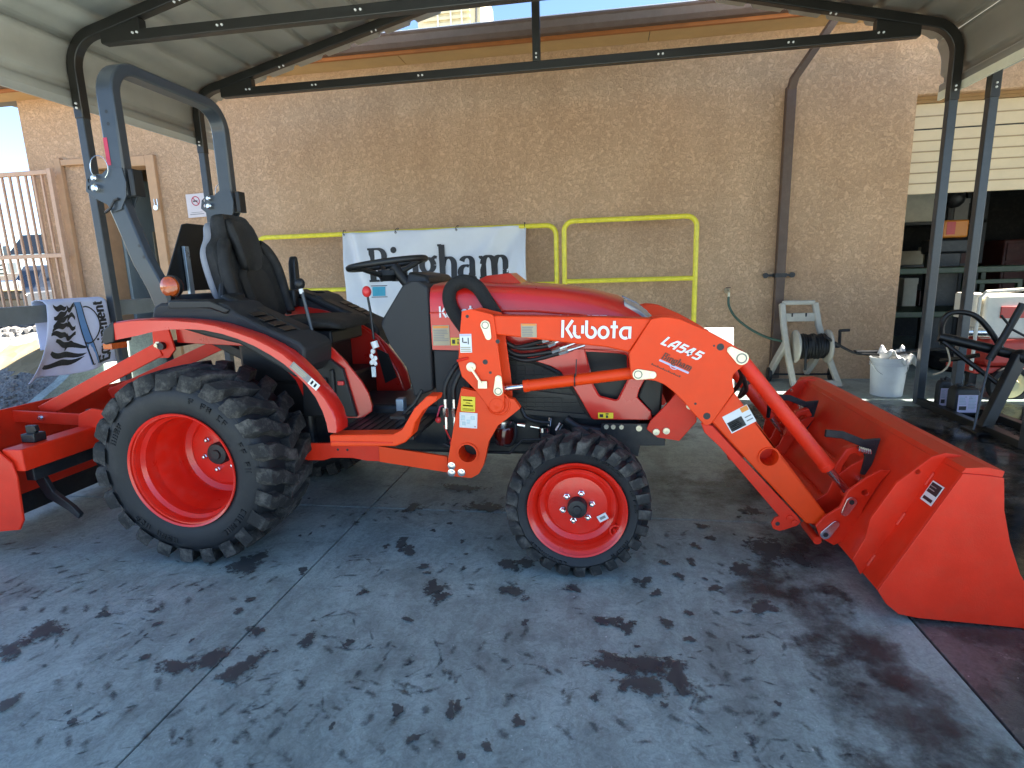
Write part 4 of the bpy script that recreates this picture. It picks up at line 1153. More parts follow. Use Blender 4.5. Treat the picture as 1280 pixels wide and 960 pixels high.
# ---- lettering and labels on the bonnet flank
mb, wd = lettering('Kubota', SANS, plane_map((-.722, 2.4465, 1.030), (1, 0, 0), (0, 0, 1), .0015), .035, .24, .24); mb.build('bonnet_lettering', 'white', hood, smooth=0, fix=False)
mb, wd = lettering('LX2620', SANS, plane_map((-.20, 2.4505, .985), (1, .02, -.03), (0, 0, 1), .003), .034, .22, .22, shear=.25); mb.build('model_lettering', 'white', hood, smooth=0, fix=False)
rnd = random.Random(2)
sticker('warning_label', hood, (-.758, 2.4475, .905), (1, 0, 0), (0, 0, 1), .078, .090, [('st_orange', .05, .95, .86, .97)] + textlines('st_grey', .06, .94, .22, .82, 7, rnd), base='st_tan')
sticker('warning_label', hood, (-.676, 2.4475, .905), (1, 0, 0), (0, 0, 1), .050, .034, [('ink', .12, .4, .2, .75), ('ink', .6, .72, .15, .5), ('ink', .6, .85, .65, .8)], base='st_yellow')
sticker('warning_label', hood, (-.026, 2.4505, .5745), (1, 0, 0), (0, 0, 1), .066, .026, [('ink', .1, .34, .2, .75), ('ink', .52, .66, .1, .55), ('ink', .5, .7, .7, .9)], base='st_yellow')
sticker('bonnet_badge', hood, (.085, 2.4625, .985), (1, .18, -.22), (0, 0, 1), .075, .026, [('st_grey', .1, .2, .2, .8), ('st_grey', .3, .4, .2, .8), ('st_grey', .5, .6, .2, .8), ('st_grey', .7, .9, .2, .8)], base='white', lift=.004)

# ---- dash cowl, column, wheel
cow = MB().prism([(-.770, .70), (-.768, 1.165), (-.80, 1.190), (-.85, 1.192), (-.885, 1.175), (-.985, 1.035), (-1.000, 1.005), (-.968, .917), (-.893, .807), (-.862, .665)], 2.445, side(2.445, -1)).build('dash_cowl', 'cowl', tr, bevel=.03, smooth=30, seg=4)
MB().prism([(-.765, .60), (-.765, .885), (-.60, .88), (-.60, .60)], 2.462, side(2.462, -1)).build('cowl_skirt', 'cowl', cow, bevel=.008, smooth=0)
hood_dash = MB().loft([[(-.78, 2.52, 1.18), (-.78, 2.96, 1.18), (-.80, 2.94, 1.215), (-.80, 2.54, 1.215)], [(-.93, 2.56, 1.10), (-.93, 2.92, 1.10), (-.90, 2.90, 1.235), (-.90, 2.58, 1.235)]]).build('instrument_hood', 'black', cow, bevel=.012)
stw = MB().cyl((-.93, YC, 1.14), (-1.03, YC, 1.262), .030, 16, r1=.026).build('steering_column', 'black', tr)
C0 = Vector((-1.06, YC, 1.277)); nrm = Vector((-.115, 0, .993)).normalized(); e1 = Vector((nrm.z, 0, -nrm.x)); e2 = Vector((0, 1, 0))
sw = MB().tube([C0 + e1 * (.188 * math.cos(a)) + e2 * (.188 * math.sin(a)) for a in [2 * math.pi * k / 40 for k in range(40)]], .0155, 12, closed=True).build('steering_wheel', 'black', tr)
sp = MB()
for a in (0.0, 2.1, -2.1):
    d = e1 * math.cos(a) + e2 * math.sin(a)
    sp.tube([C0 - nrm * .055 + d * .02, C0 - nrm * .05 + d * .06, C0 - nrm * .02 + d * .14, C0 + d * .186], .013, 8)
sp.lathe([(.001, -.03), (.05, -.03), (.055, -.055), (.035, -.085), (.001, -.085)], tuple(C0), axis='Z', n=20)
sp.build('spokes', 'black', sw)
kn = MB().tube([(-1.06, 2.50, .93), (-1.065, 2.50, 1.05), (-1.075, 2.50, 1.135)], .006, 8).build('shuttle_lever', 'iron', tr)
MB().sphere((-1.077, 2.50, 1.15), .021, 14, (1, 1, 1.25)).build('lever_knob', 'red_knob', kn)

# ---- platform, steps, fenders
pf = MB().box((-1.15, 2.17, .545), (-.78, side(2.17, -1), .562)).build('platform', 'black', tr, bevel=.004, smooth=0)
for k in range(9): MB().box((-1.13 + k * .037, 2.20, .5622), (-1.115 + k * .037, 2.52, .566)).build('mat_rib', 'iron', pf, smooth=0)
for s in (1, -1):
    o = MB().prism([(-1.135, .522), (-1.135, .572), (-.855, .580), (-.815, .600), (-.757, .690), (-.700, .742), (-.655, .742), (-.662, .722), (-.72, .680), (-.756, .630), (-.775, .575), (-.806, .545), (-.85, .528)], side(2.135, s), side(2.215, s)).build('step_edge', 'orange', tr, bevel=.006, smooth=0)
    MB().box((-1.130, side(2.131, s) if s > 0 else side(2.136, s), .542), (-.86, side(2.136, s) if s > 0 else side(2.131, s), .547)).build('step_groove', 'bucket', o, smooth=0)
pd = MB().box((-.93, 2.30, .60), (-.86, 2.40, .612), None); pd.tube([(-.89, 2.35, .606), (-.83, 2.35, .66), (-.79, 2.35, .72)], .008); pd.build('brake_pedal', 'iron', tr)
pd = MB().box((-.985, 2.52, .575), (-.945, 2.57, .64)); pd.build('pedal_pad', 'blue_metal', tr, bevel=.006)

fo = [(-2.055, 1.060), (-1.97, 1.069), (-1.889, 1.071), (-1.77, 1.068), (-1.651, 1.057), (-1.57, 1.042), (-1.493, 1.018), (-1.41, .989), (-1.339, .954), (-1.285, .922), (-1.241, .884), (-1.197, .838), (-1.160, .788), (-1.12, .735), (-1.092, .68), (-1.078, .618), (-1.082, .592)]
fi = [(-2.056, .985), (-1.943, 1.003), (-1.87, 1.018), (-1.798, 1.026), (-1.71, 1.027), (-1.631, 1.022), (-1.55, 1.005), (-1.482, .984), (-1.41, .953), (-1.344, .916), (-1.29, .879), (-1.246, .840), (-1.20, .79), (-1.165, .740), (-1.14, .68), (-1.128, .63), (-1.124, .592)]
for s in (1, -1):
    n = len(fo); m_ = MB()
    y0, y1 = side(2.105, s), side(2.20, s)
    # crowned skin: outer band, top and hanging inner wall
    rings = []
    for (a, b), (c, d) in zip(fo, fi):
        nx, nz = a - RX, b - .45; l = math.hypot(nx, nz); nx, nz = nx / l, nz / l
        rings.append([(c, y0 + .004 * s, d), (a - nx * .006, y0, b - nz * .006), (a, side(2.112, s), b), (a + nx * .003, side(2.16, s), b + nz * .003), (a, y1, b), (a - nx * .012, y1, b - nz * .012), (a - nx * .012, side(2.13, s), b - nz * .014), (c, y0 + .012 * s, d)])
    m_.loft(rings)
    fen = m_.build('fender', 'red', tr, smooth=45)
    fen['label'] = 'red curved fender over the near rear wheel' if s > 0 else 'red curved fender over the far rear wheel'
    inner = [p for p in fo] + [(-1.13, .56), (-1.30, .56), (-1.40, .60), (-1.45, .74), (-1.56, .86), (-1.70, .91), (-1.9, .92), (-2.055, .93)]
    MB().prism(inner, side(2.46, s), side(2.475, s)).build('fender_wall', 'red', fen, bevel=.003, smooth=0)
    cl = MB().prism([(-2.045, 1.067), (-2.10, 1.03), (-2.115, .985), (-2.10, .965), (-2.058, .975)], side(2.10, s), side(2.20, s)).build('tail_lamp', 'black', fen, bevel=.006)
    MB().box((-2.118, side(2.105, s) if s > 0 else side(2.19, s), .945), (-2.075, side(2.19, s) if s > 0 else side(2.105, s), .972)).build('reflector', 'amber', cl, bevel=.003)
    # black console on the fender
    MB().prism([(-1.955, 1.06), (-1.935, 1.115), (-1.90, 1.132), (-1.62, 1.128), (-1.585, 1.118), (-1.55, 1.085), (-1.43, 1.025), (-1.27, .955), (-1.245, .925), (-1.255, .85), (-1.30, .80), (-1.36, .84), (-1.55, .95), (-1.70, .985)], side(2.205, s), side(2.46, s)).build('side_console', 'cowl', tr, bevel=.012, smooth=30)
    MB().prism([(-1.86, 1.110), (-1.85, 1.145), (-1.66, 1.142), (-1.565, 1.098), (-1.585, 1.078), (-1.67, 1.108)], side(2.195, s), side(2.29, s)).build('grab_handle', 'black', tr, bevel=.008)
    MB().prism([(-1.74, 1.152), (-1.70, 1.158), (-1.36, 1.005), (-1.33, .97), (-1.40, .97), (-1.66, 1.10)], side(2.36, s), side(2.47, s)).build('armrest', 'black', tr, bevel=.018, smooth=30)
for s in (1, -1):
    MB().prism([(-1.90, 1.078), (-1.885, 1.098), (-1.60, 1.094), (-1.565, 1.075), (-1.62, 1.066)], side(2.2035, s), side(2.206, s)).build('console_inset', 'black', tr, bevel=.001, smooth=0)
    MB().prism([(-1.54, 1.06), (-1.30, .945), (-1.275, .92), (-1.285, .87), (-1.33, .865), (-1.53, .965)], side(2.2030, s), side(2.206, s)).build('console_inset', 'black', tr, bevel=.001, smooth=0)
    for k in range(4): MB().bar((-1.52 + k * .045, side(2.30, s), 1.078 - k * .0215), (-1.49 + k * .045, side(2.30, s), 1.064 - k * .0215), .10, .004).build('console_slot', 'soot', tr, smooth=0)
sticker('fender_label', tr, (-1.262, 2.103, .868), (.73, 0, -.68), (.68, 0, .73), .145, .030, textlines('st_tan', .05, .6, .15, .9, 3, rnd) + [('st_white', .68, 1, 0, 1), ('blue', .74, .8, .2, .8), ('blue', .86, .92, .2, .8)], base='st_grey')
# far console seat-belt side bits and fender hump seen past the seat
MB().prism([(-1.72, .80), (-1.53, .954), (-1.36, .96), (-1.243, .881), (-1.138, .686), (-1.105, .57), (-1.47, .57), (-1.51, .65)], 2.985, 3.000).build('inner_panel', 'red', tr, bevel=.004, smooth=0)
pn = MB().prism([(-1.255, .825), (-1.185, .79), (-1.145, .66), (-1.215, .625)], 2.978, 2.984).build('black_plate', 'black', tr, smooth=0)
tb = MB().box((-1.62, 2.50, .56), (-1.26, side(2.50, -1), .74)); tb.box((-1.75, 2.48, .72), (-1.40, side(2.48, -1), .93)); tb.build('tunnel', 'black', tr, bevel=.02, smooth=0)
bx = MB().prism([(-1.42, .57), (-1.40, .86), (-1.30, .88), (-1.20, .80), (-1.15, .57)], 2.44, 2.52); bx.box((-1.30, 2.42, .70), (-1.275, 2.44, .76)); bx.box((-1.26, 2.425, .66), (-1.24, 2.44, .80)); bx.build('lever_box', 'black', tr, bevel=.006, smooth=0)
MB().box((-1.225, 2.425, .725), (-1.195, 2.439, .745)).build('red_button', 'red_knob', tr, bevel=.003)
lv = MB().tube(spline([(-1.325, 2.45, .86), (-1.335, 2.45, .95), (-1.352, 2.45, 1.06), (-1.368, 2.45, 1.155)], 4), .0085, 10).build('loader_lever', 'rops', tr)
MB().sphere((-1.376, 2.45, 1.195), .024, 14, (1, 1, 1.1)).build('lever_knob', 'black', lv)
MB().cyl((-1.37, 2.45, 1.150), (-1.374, 2.45, 1.178), .010).build('lever_collar', 'st_white', lv)
yk = MB().tube([(-1.37, 2.42, .88), (-1.38, 2.42, .97), (-1.405, 2.42, 1.003)], .005, 8).build('range_lever', 'iron', tr)
MB().sphere((-1.412, 2.42, 1.010), .022, 14, (1.1, 1, .65)).build('lever_knob', 'yellow_knob', yk)
# key with its tag on the cowl
ky = MB().cyl((-1.035, 2.46, .895), (-1.045, 2.46, .925), .016, 14); ky.sphere((-1.05, 2.455, .88), .012, 10); ky.tube([(-1.045, 2.45, .89), (-1.06, 2.45, .86), (-1.05, 2.45, .83)], .004, 6)
for dx, dz in ((-.010, .0), (.008, -.01), (-.004, -.022), (.006, -.034), (-.012, -.03)): ky.sphere((-1.047 + dx, 2.45, .858 + dz), .010, 8, (1, .4, 1.2))
ky.build('key_tag', 'st_white', tr)
MB().box((-1.062, 2.446, .76), (-1.040, 2.452, .81)).build('key_fob', 'blue_metal', tr, bevel=.002)

# ---- seat
def seat_sec(z, xf, hw, th, bulge=.03):
    return [(xf + bulge * -0.2, YC - hw, z), (xf + .02, YC - hw * .80, z), (xf - bulge * .35, YC - hw * .45, z), (xf - bulge * .5, YC, z), (xf - bulge * .35, YC + hw * .45, z), (xf + .02, YC + hw * .80, z), (xf + bulge * -.2, YC + hw, z), (xf - th, YC + hw * .94, z), (xf - th * 1.25, YC + hw * .5, z), (xf - th * 1.25, YC - hw * .5, z), (xf - th, YC - hw * .94, z)]
rings = [seat_sec(z, x, hw, th) for z, x, hw, th in ((1.0, -1.73, .225, .08), (1.08, -1.755, .245, .085), (1.18, -1.785, .25, .085), (1.30, -1.81, .25, .085), (1.36, -1.825, .242, .08), (1.395, -1.833, .21, .08), (1.42, -1.84, .155, .075), (1.47, -1.85, .138, .07), (1.52, -1.862, .13, .065), (1.55, -1.875, .105, .04))]
bk = MB().loft(rings).build('backrest', 'fabric', tr, smooth=50)
md = bk.modifiers.new('sub', 'SUBSURF'); md.levels = 1; md.render_levels = 1
hp = MB().loft([seat_sec(z, x, hw, .03, .0) for z, x, hw in ((1.26, -1.80, .055), (1.29, -1.785, .085), (1.36, -1.79, .105), (1.45, -1.815, .11), (1.50, -1.835, .10), (1.525, -1.855, .08))]).build('head_pad', 'fabric', bk, smooth=60)
md = hp.modifiers.new('sub', 'SUBSURF'); md.levels = 1; md.render_levels = 1
ins = MB().loft([seat_sec(z, x, hw, .02, .0) for z, x, hw in ((1.05, -1.745, .09), (1.08, -1.742, .115), (1.20, -1.775, .12), (1.25, -1.79, .11), (1.27, -1.80, .085))]).build('seat_insert', 'insert', bk, smooth=60)
for s in (1, -1):
    MB().tube(spline([(-1.735, side(2.525, s), 1.04), (-1.765, side(2.515, s), 1.16), (-1.79, side(2.52, s), 1.28), (-1.815, side(2.555, s), 1.365), (-1.835, side(2.60, s), 1.40)], 5), .03, 12, rr=None).build('bolster', 'fabric', bk, smooth=60)
shl = MB().loft([[(x - .085, YC - hw, z), (x - .045, YC - hw - .006, z), (x - .045, YC + hw + .006, z), (x - .085, YC + hw, z), (x - .125, YC + hw * .6, z), (x - .125, YC - hw * .6, z)] for z, x, hw in ((1.06, -1.76, .235), (1.18, -1.79, .255), (1.30, -1.815, .255), (1.37, -1.83, .24), (1.43, -1.845, .15), (1.52, -1.875, .13))]).build('seat_shell', 'shell', bk, smooth=60)
md = shl.modifiers.new('sub', 'SUBSURF'); md.levels = 2; md.render_levels = 2
cu = MB().loft([[(x, YC - hw, .965), (x, YC + hw, .965), (x, YC + hw * 1.0, z - .02), (x, YC + hw * .75, z), (x, YC, z - .018), (x, YC - hw * .75, z), (x, YC - hw, z - .02)] for x, hw, z in ((-1.76, .21, 1.02), (-1.66, .235, 1.035), (-1.5, .24, 1.04), (-1.34, .235, 1.04), (-1.265, .22, 1.02), (-1.245, .19, .99))]).build('seat_cushion', 'fabric', tr, smooth=50)
md = cu.modifiers.new('sub', 'SUBSURF'); md.levels = 1; md.render_levels = 1
MB().box((-1.70, 2.56, .90), (-1.30, side(2.56, -1), .966)).build('seat_base', 'black', tr, bevel=.01, smooth=0)
for s in (1, -1):
    bt = MB().tube(spline([(-1.80, side(2.50, s), 1.20), (-1.79, side(2.47, s), 1.14), (-1.775, side(2.465, s), 1.08), (-1.77, side(2.48, s), 1.02)], 4), .016, 8); bt.build('seat_belt', 'black', tr)
    MB().box((-1.80, side(2.47, s) if s > 0 else side(2.52, s), 1.06), (-1.70, side(2.52, s) if s > 0 else side(2.47, s), 1.16)).build('belt_retractor', 'black', tr, bevel=.012)
MB().prism([(3.08, 1.0), (3.10, 1.32), (3.115, 1.345), (3.14, 1.345), (3.15, 1.31), (3.145, 1.0)], -1.80, -1.76, axis='X').build('folded_armrest', 'black', tr, bevel=.01)

# ---- roll bar
XR_ = -2.135
hoop_y = [2.365, 3.115]
hp_ = [(XR_ - .0, hoop_y[0], 1.66), (XR_, hoop_y[0], 2.0)]
path = []
for a in range(0, 10):
    t = math.radians(180 - 10 * a); path.append((hoop_y[0] + .13 + .13 * math.cos(t), 2.03 + .13 * math.sin(t)))
path = [(hoop_y[0], 1.60)] + path + [(2 * YC - y, z) for y, z in reversed(path)] + [(2 * YC - hoop_y[0], 1.60)]
hoop = MB().sweep([(XR_, y, z) for y, z in path], .082, .052, side=(1, 0, 0)).build('roll_bar', 'rops', tr, bevel=.008, smooth=40)
for s in (1, -1):
    y = side(hoop_y[0], s)
    lg = MB().sweep([(-2.17, y, 1.66), (-2.16, y, 1.56), (-2.085, y, 1.32), (-2.03, y, 1.20), (-1.985, y, 1.06)], .052, .085, side=(0, 1, 0)).build('roll_bar_leg', 'rops', tr, bevel=.008, smooth=40)
    hg = [(-2.295, 1.63), (-2.285, 1.675), (-2.25, 1.70), (-2.20, 1.70), (-2.17, 1.72), (-2.095, 1.72), (-2.085, 1.66), (-2.095, 1.60), (-2.13, 1.545), (-2.17, 1.535), (-2.20, 1.57), (-2.26, 1.60)]
    for yy in (-.031, .031): MB().prism(hg, y + yy - .004, y + yy + .004, [circ(-2.272, 1.645, .009, 12), circ(-2.268, 1.675, .008, 12)]).build('hinge_plate', 'rops', lg, bevel=.002, smooth=0)
    yo = y - .037 * s
    pb = MB()
    for x, z, r in ((-2.232, 1.640, .017), (-2.228, 1.682, .014)): pb.lathe([(.001, -.022 * s), (r * .6, -.022 * s), (r, -.016 * s), (r, .001 * s), (r * .6, .002 * s)], (x, yo, z), n=14)
    for x, z, r in ((-2.232, 1.640, .017), (-2.228, 1.682, .014)): pb.lathe([(.001, .022 * s), (r * .6, .022 * s), (r, .016 * s), (r, -.001 * s), (r * .6, -.002 * s)], (x, y + .037 * s, z), n=14)
    pb.build('hinge_pin', 'chrome', lg)
    MB().tube([(-2.20 + .045 * math.cos(a), yo - .006 * s, 1.725 + .05 * math.sin(a)) for a in [k * .35 for k in range(-3, 13)]], .0018, 6).build('pin_wire', 'chrome', lg)
    MB().box((-2.075, y - .03, 1.60), (-2.05, y + .03, 1.715)).build('hinge_pad', 'black', lg, bevel=.004)
    cp = MB().tube([(-2.21, yo, 1.535), (-2.17, yo - .012 * s, 1.55), (-2.15, yo - .004 * s, 1.585), (-2.13, yo - .004 * s, 1.59)], .006, 6); cp.build('spring_clip', 'iron', lg)
    hl = MB()
    for x, z in ((-2.135, 1.955), (-2.135, 1.905), ): hl.lathe([(.0005, 0), (.008, 0)], (x, y - .0268 * s, z), n=10)
    for x, z in ((-2.075, 1.385), (-2.06, 1.335)): hl.lathe([(.0005, 0), (.007, 0)], (x, y - .0268 * s, z), n=10)
    hl.build('bolt_holes', 'ink', lg, smooth=0)
    sticker('red_tape', lg, (-2.172, y - .0262 * s, 1.735), (s, 0, 0), (0, 0, 1), .020, .115, [], base='red_tape')
    lm = MB().lathe([(.001, -.030 * s), (.03, -.028 * s), (.045, -.018 * s), (.048, .0), (.046, .02 * s), (.03, .035 * s), (.001, .04 * s)], (-1.955, side(2.355, s), 1.200), n=20).build('turn_signal', 'amber', tr)
    MB().lathe([(.051, -.008 * s), (.051, .012 * s), (.047, .014 * s), (.047, -.008 * s)], (-1.955, side(2.355, s), 1.200), n=20, closed=True).build('lamp_bezel', 'black', lm)
    MB().box((-1.965, side(2.34, s) - .012, 1.12), (-1.945, side(2.34, s) + .012, 1.16)).build('lamp_stalk', 'black', lm)
MB().bar((-2.01, 2.39, 1.13), (-2.01, side(2.39, -1), 1.13), .05, .06).build('roll_bar_crossmember', 'rops', tr, bevel=.006, smooth=0)
sm = MB().prism([(2.535, 1.172), (2.735, 1.512), (2.775, 1.52), (2.905, 1.52), (2.94, 1.50), (3.0, 1.38), (2.93, 1.18), (2.90, 1.172)], -2.165, -2.155, axis='X').build('slow_vehicle_plate', 'black', tr, bevel=.004, smooth=0)
MB().box((-2.152, 2.70, 1.14), (-2.135, 2.735, 1.40)).build('plate_bracket', 'blue_metal', sm, bevel=.003)

# ---- hydraulics beside and below the engine
hy = MB()
for x in (-.690, -.650):
    hy.cyl((x, 2.355, .545), (x, 2.355, .60), .010, 12); hy.cyl((x, 2.355, .60), (x, 2.355, .64), .014, 6); hy.cyl((x, 2.355, .64), (x, 2.355, .69), .009, 12)
hy.build('quick_coupler', 'chrome', tr)
ho = MB()
for x, dx in ((-.690, .05), (-.650, .05)): ho.tube(spline([(x, 2.355, .68), (x + .005, 2.355, .74), (x + dx, 2.37, .82), (x + .12, 2.42, .88)], 5), .0115, 10)
ho.build('coupler_hose', 'hose', tr)
MB().tube([(-.73, 2.355, .60), (-.715, 2.355, .645), (-.70, 2.355, .65)], .004, 6).build('dust_cap_strap', 'red_tape', tr)
dc = MB().sphere((-.725, 2.35, .585), .014, 10); dc.sphere((-.665, 2.35, .48), .014, 10); dc.tube([(-.70, 2.352, .56), (-.685, 2.35, .52), (-.668, 2.35, .49)], .004, 6); dc.build('dust_cap', 'red_knob', tr)
ho = MB()
for k, (a, b, c) in enumerate((((-.44, .94), (-.36, .895), (-.235, .905)), ((-.44, .91), (-.36, .865), (-.22, .880)), ((-.43, .87), (-.33, .842), (-.19, .872)), ((-.44, .93), (-.38, .90), (-.26, .925)))):
    ho.tube(spline([(a[0], 2.40 + .01 * k, a[1]), (b[0], 2.40, b[1]), (c[0], 2.40, c[1])], 5), .0095, 10)
ho.build('loader_hose', 'hose', tr)
ft = MB()
for a, b in (((-.235, .905), (-.15, .940)), ((-.22, .880), (-.12, .915)), ((-.19, .872), (-.08, .905)), ((-.26, .925), (-.18, .945))):
    A_, B_ = Vector((a[0], 2.40, a[1])), Vector((b[0], 2.40, b[1]))
    ft.cyl(A_, A_.lerp(B_, .35), .0115, 6); ft.cyl(A_.lerp(B_, .35), A_.lerp(B_, .55), .008, 10); ft.cyl(A_.lerp(B_, .55), B_, .006, 10)
ft.build('hose_fitting', 'chrome', tr)
slv = MB().tube(spline([(-.60, 2.42, .98), (-.655, 2.43, 1.06), (-.672, 2.44, 1.12), (-.655, 2.45, 1.165), (-.60, 2.45, 1.185), (-.545, 2.44, 1.16), (-.50, 2.42, 1.10), (-.45, 2.40, 1.02), (-.43, 2.39, .96)], 6), .030, 16, rr=None).build('hose_sleeve', 'sleeve', tr)
fl = MB().lathe([(.001, .0), (.042, .0), (.047, .012), (.047, .07), (.042, .085), (.001, .085)], (-.455, 2.49, .44), axis='Z', n=20).build('filter_bowl', 'red_glass', tr)
MB().lathe([(.049, .0), (.051, .004), (.051, .030), (.040, .038), (.001, .038)], (-.455, 2.49, .522), axis='Z', n=20).build('filter_head', 'chrome', fl)
f2 = MB().lathe([(.001, .0), (.024, .0), (.026, .05), (.024, .055)], (-.27, 2.49, .445), axis='Z', n=16).build('fuel_filter', 'black', tr)
MB().lathe([(.027, .0), (.027, .02), (.012, .03), (.001, .03)], (-.27, 2.49, .50), axis='Z', n=16).build('filter_head', 'chrome', f2)
fx = MB()
for p, q, r in (((-.39, .535), (-.355, .53), .010), ((-.33, .527), (-.29, .52), .006), ((-.245, .53), (-.24, .57), .007), ((-.21, .51), (-.19, .545), .012), ((-.17, .50), (-.165, .47), .010), ((-.165, .495), (-.125, .48), .006)):
    MB().cyl((p[0], 2.475, p[1]), (q[0], 2.475, q[1]), r, 10).build('fuel_fitting', 'chrome', tr)
MB().box((-.19, 2.46, .455), (-.150, 2.475, .485)).build('blue_clamp', 'blue_metal', tr, bevel=.003)
hs = MB()
hs.tube(spline([(-.37, 2.48, .61), (-.35, 2.475, .57), (-.30, 2.475, .55), (-.24, 2.475, .545)], 5), .011, 8)
hs.tube(spline([(-.17, 2.475, .565), (-.11, 2.47, .525), (-.02, 2.47, .515), (.05, 2.475, .51)], 5), .022, 12)
hs.tube([(-.62, 2.42, .42), (-.42, 2.42, .415), (-.36, 2.42, .48), (-.10, 2.43, .485)], .006, 8)
hs.tube(spline([(-.50, 2.46, .47), (-.43, 2.45, .44), (-.40, 2.455, .48), (-.40, 2.47, .54)], 5), .007, 8)
hs.tube(spline([(-.72, 2.40, .46), (-.66, 2.40, .44), (-.62, 2.40, .50), (-.62, 2.40, .60)], 5), .008, 8)
hs.build('engine_hose', 'hose', tr)

# ---- loader, both sides
post_up = [(-.579, 1.066), (-.539, 1.075), (-.453, 1.052), (-.445, 1.043), (-.416, .760), (-.413, .692), (-.422, .655), (-.445, .636), (-.468, .640), (-.537, .736), (-.592, .795), (-.604, .85), (-.597, .930)]
post_lo = [(-.60, .74), (-.41, .70), (-.374, .692), (-.348, .654), (-.399, .613), (-.447, .577), (-.490, .505), (-.505, .440), (-.518, .395), (-.540, .357), (-.575, .337), (-.660, .343), (-.682, .352), (-.676, .418), (-.632, .617)]
beam = [(-.46, 1.046), (.015, 1.031), (.186, 1.022), (.099, .889), (.015, .910), (-.45, .968)]
knee = [(.181, 1.022), (.221, 1.029), (.255, 1.027), (.289, 1.020), (.394, .973), (.484, .922), (.530, .889), (.546, .872), (.549, .858), (.542, .845), (.504, .810), (.496, .797), (.494, .782), (.503, .734), (.428, .612), (.418, .600), (.405, .596), (.392, .600), (.351, .646), (.310, .695), (.272, .733), (.235, .762), (.203, .776), (.17, .780), (.132, .778), (.112, .783), (.106, .798), (.099, .888)]
farm = [(.505, .728), (.890, .214), (.868, .184), (.806, .187), (.425, .606)]
for s in (1, -1):
    y = lambda v: side(v, s)
    pl = MB().prism(post_lo, y(2.300), y(2.335), [circ(-.585, .452, .040, 20)]).build('loader_mast', 'orange', tr, bevel=.003, smooth=0)
    MB().lathe([(.040, -.008 * s), (.047, -.008 * s), (.047, .18 * s), (.040, .18 * s)], (-.585, y(2.300), .452), n=28, closed=True).build('cross_tube', 'orange', pl, smooth=40)
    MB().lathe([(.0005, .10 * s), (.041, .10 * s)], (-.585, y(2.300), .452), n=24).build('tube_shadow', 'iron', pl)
    up = MB().prism(post_up, y(2.284), y(2.296)).build('mast_plate', 'orange', tr, bevel=.003, smooth=0)
    MB().prism([(a + .02, b) for a, b in post_up], y(2.375), y(2.387)).build('mast_inner_plate', 'orange', up, bevel=.003, smooth=0)
    MB().lathe([(.032, -.004 * s), (.034, .001 * s), (.0005, -.004 * s)], (-.445, y(2.286), .668), n=20).build('mast_boss', 'orange', up)
    MB().lathe([(.045, .0), (.048, -.003 * s), (.052, -.003 * s), (.054, .0)], (-.443, y(2.2995), .672), n=24).build('boss_ring', 'orange', pl)
    hl = MB()
    for x, z, r in ((-.432, .940, .009), (-.488, .855, .011), (-.468, .81, .006), (-.556, 1.045, .007)): hl.lathe([(.0005, 0), (r, 0)], (x, y(2.2832), z), n=12)
    hl.build('mast_holes', 'ink', up, smooth=0)
    hl = MB()
    for x, z, r in ((-.545, .595, .006), (-.605, .580, .006)): hl.lathe([(.0005, 0), (r, 0)], (x, y(2.2992), z), n=12)
    hl.build('mast_holes', 'ink', pl, smooth=0)
    b_ = MB()
    for x, z in ((-.660, .392), (-.662, .360), (-.617, .362)): b_.lathe([(.018, .002 * s), (.018, -.004 * s), (.012, -.005 * s), (.012, -.014 * s), (.001, -.015 * s)], (x, y(2.299), z), n=8)
    b_.build('mast_bolt', 'chrome', pl)
    bm_ = MB().prism(beam, y(2.293), y(2.372)).build('loader_boom', 'orange', tr, bevel=.006, smooth=0)
    kn_ = MB().prism(knee, y(2.278), y(2.290)).build('boom_knee', 'orange', tr, bevel=.003, smooth=0)
    MB().prism(knee, y(2.374), y(2.386)).build('knee_inner_plate', 'orange', kn_, bevel=.003, smooth=0)
    fa = MB().prism(farm, y(2.291), y(2.373), [circ(.648, .466, .036, 20)]).build('boom_lower_arm', 'orange', tr, bevel=.006, smooth=0)
    MB().lathe([(.036, -.007 * s), (.041, -.007 * s), (.041, .09 * s), (.036, .09 * s)], (.648, y(2.291), .466), n=28, closed=True).build('tube_collar', 'orange', fa, smooth=40)
    sd = MB().prism([(.385, .600), (.430, .588), (.775, .212), (.790, .190), (.778, .174), (.74, .156), (.71, .146), (.685, .154), (.676, .178), (.688, .202), (.705, .210), (.462, .500), (.40, .560)], y(2.300), y(2.312)).build('parking_stand', 'bucket', tr, bevel=.003, smooth=0)
    b_ = MB()
    for x, z in ((.745, .205), (.765, .185)): b_.lathe([(.014, .002 * s), (.013, -.004 * s), (.001, -.005 * s)], (x, y(2.299), z), n=12)
    b_.build('stand_rivet', 'bucket', sd)
    MB().lathe([(.0005, 0), (.009, 0)], (.70, y(2.2992), .178), n=12).build('stand_hole', 'ink', sd)
    hl = MB()
    for x, z, r in ((.444, .910, .014), (.403, .634, .014), (.358, .684, .005), (.42, .915, .004)): hl.lathe([(.0005, 0), (r, 0)], (x, y(2.2772), z), n=14)
    hl.build('knee_holes', 'ink', kn_, smooth=0)
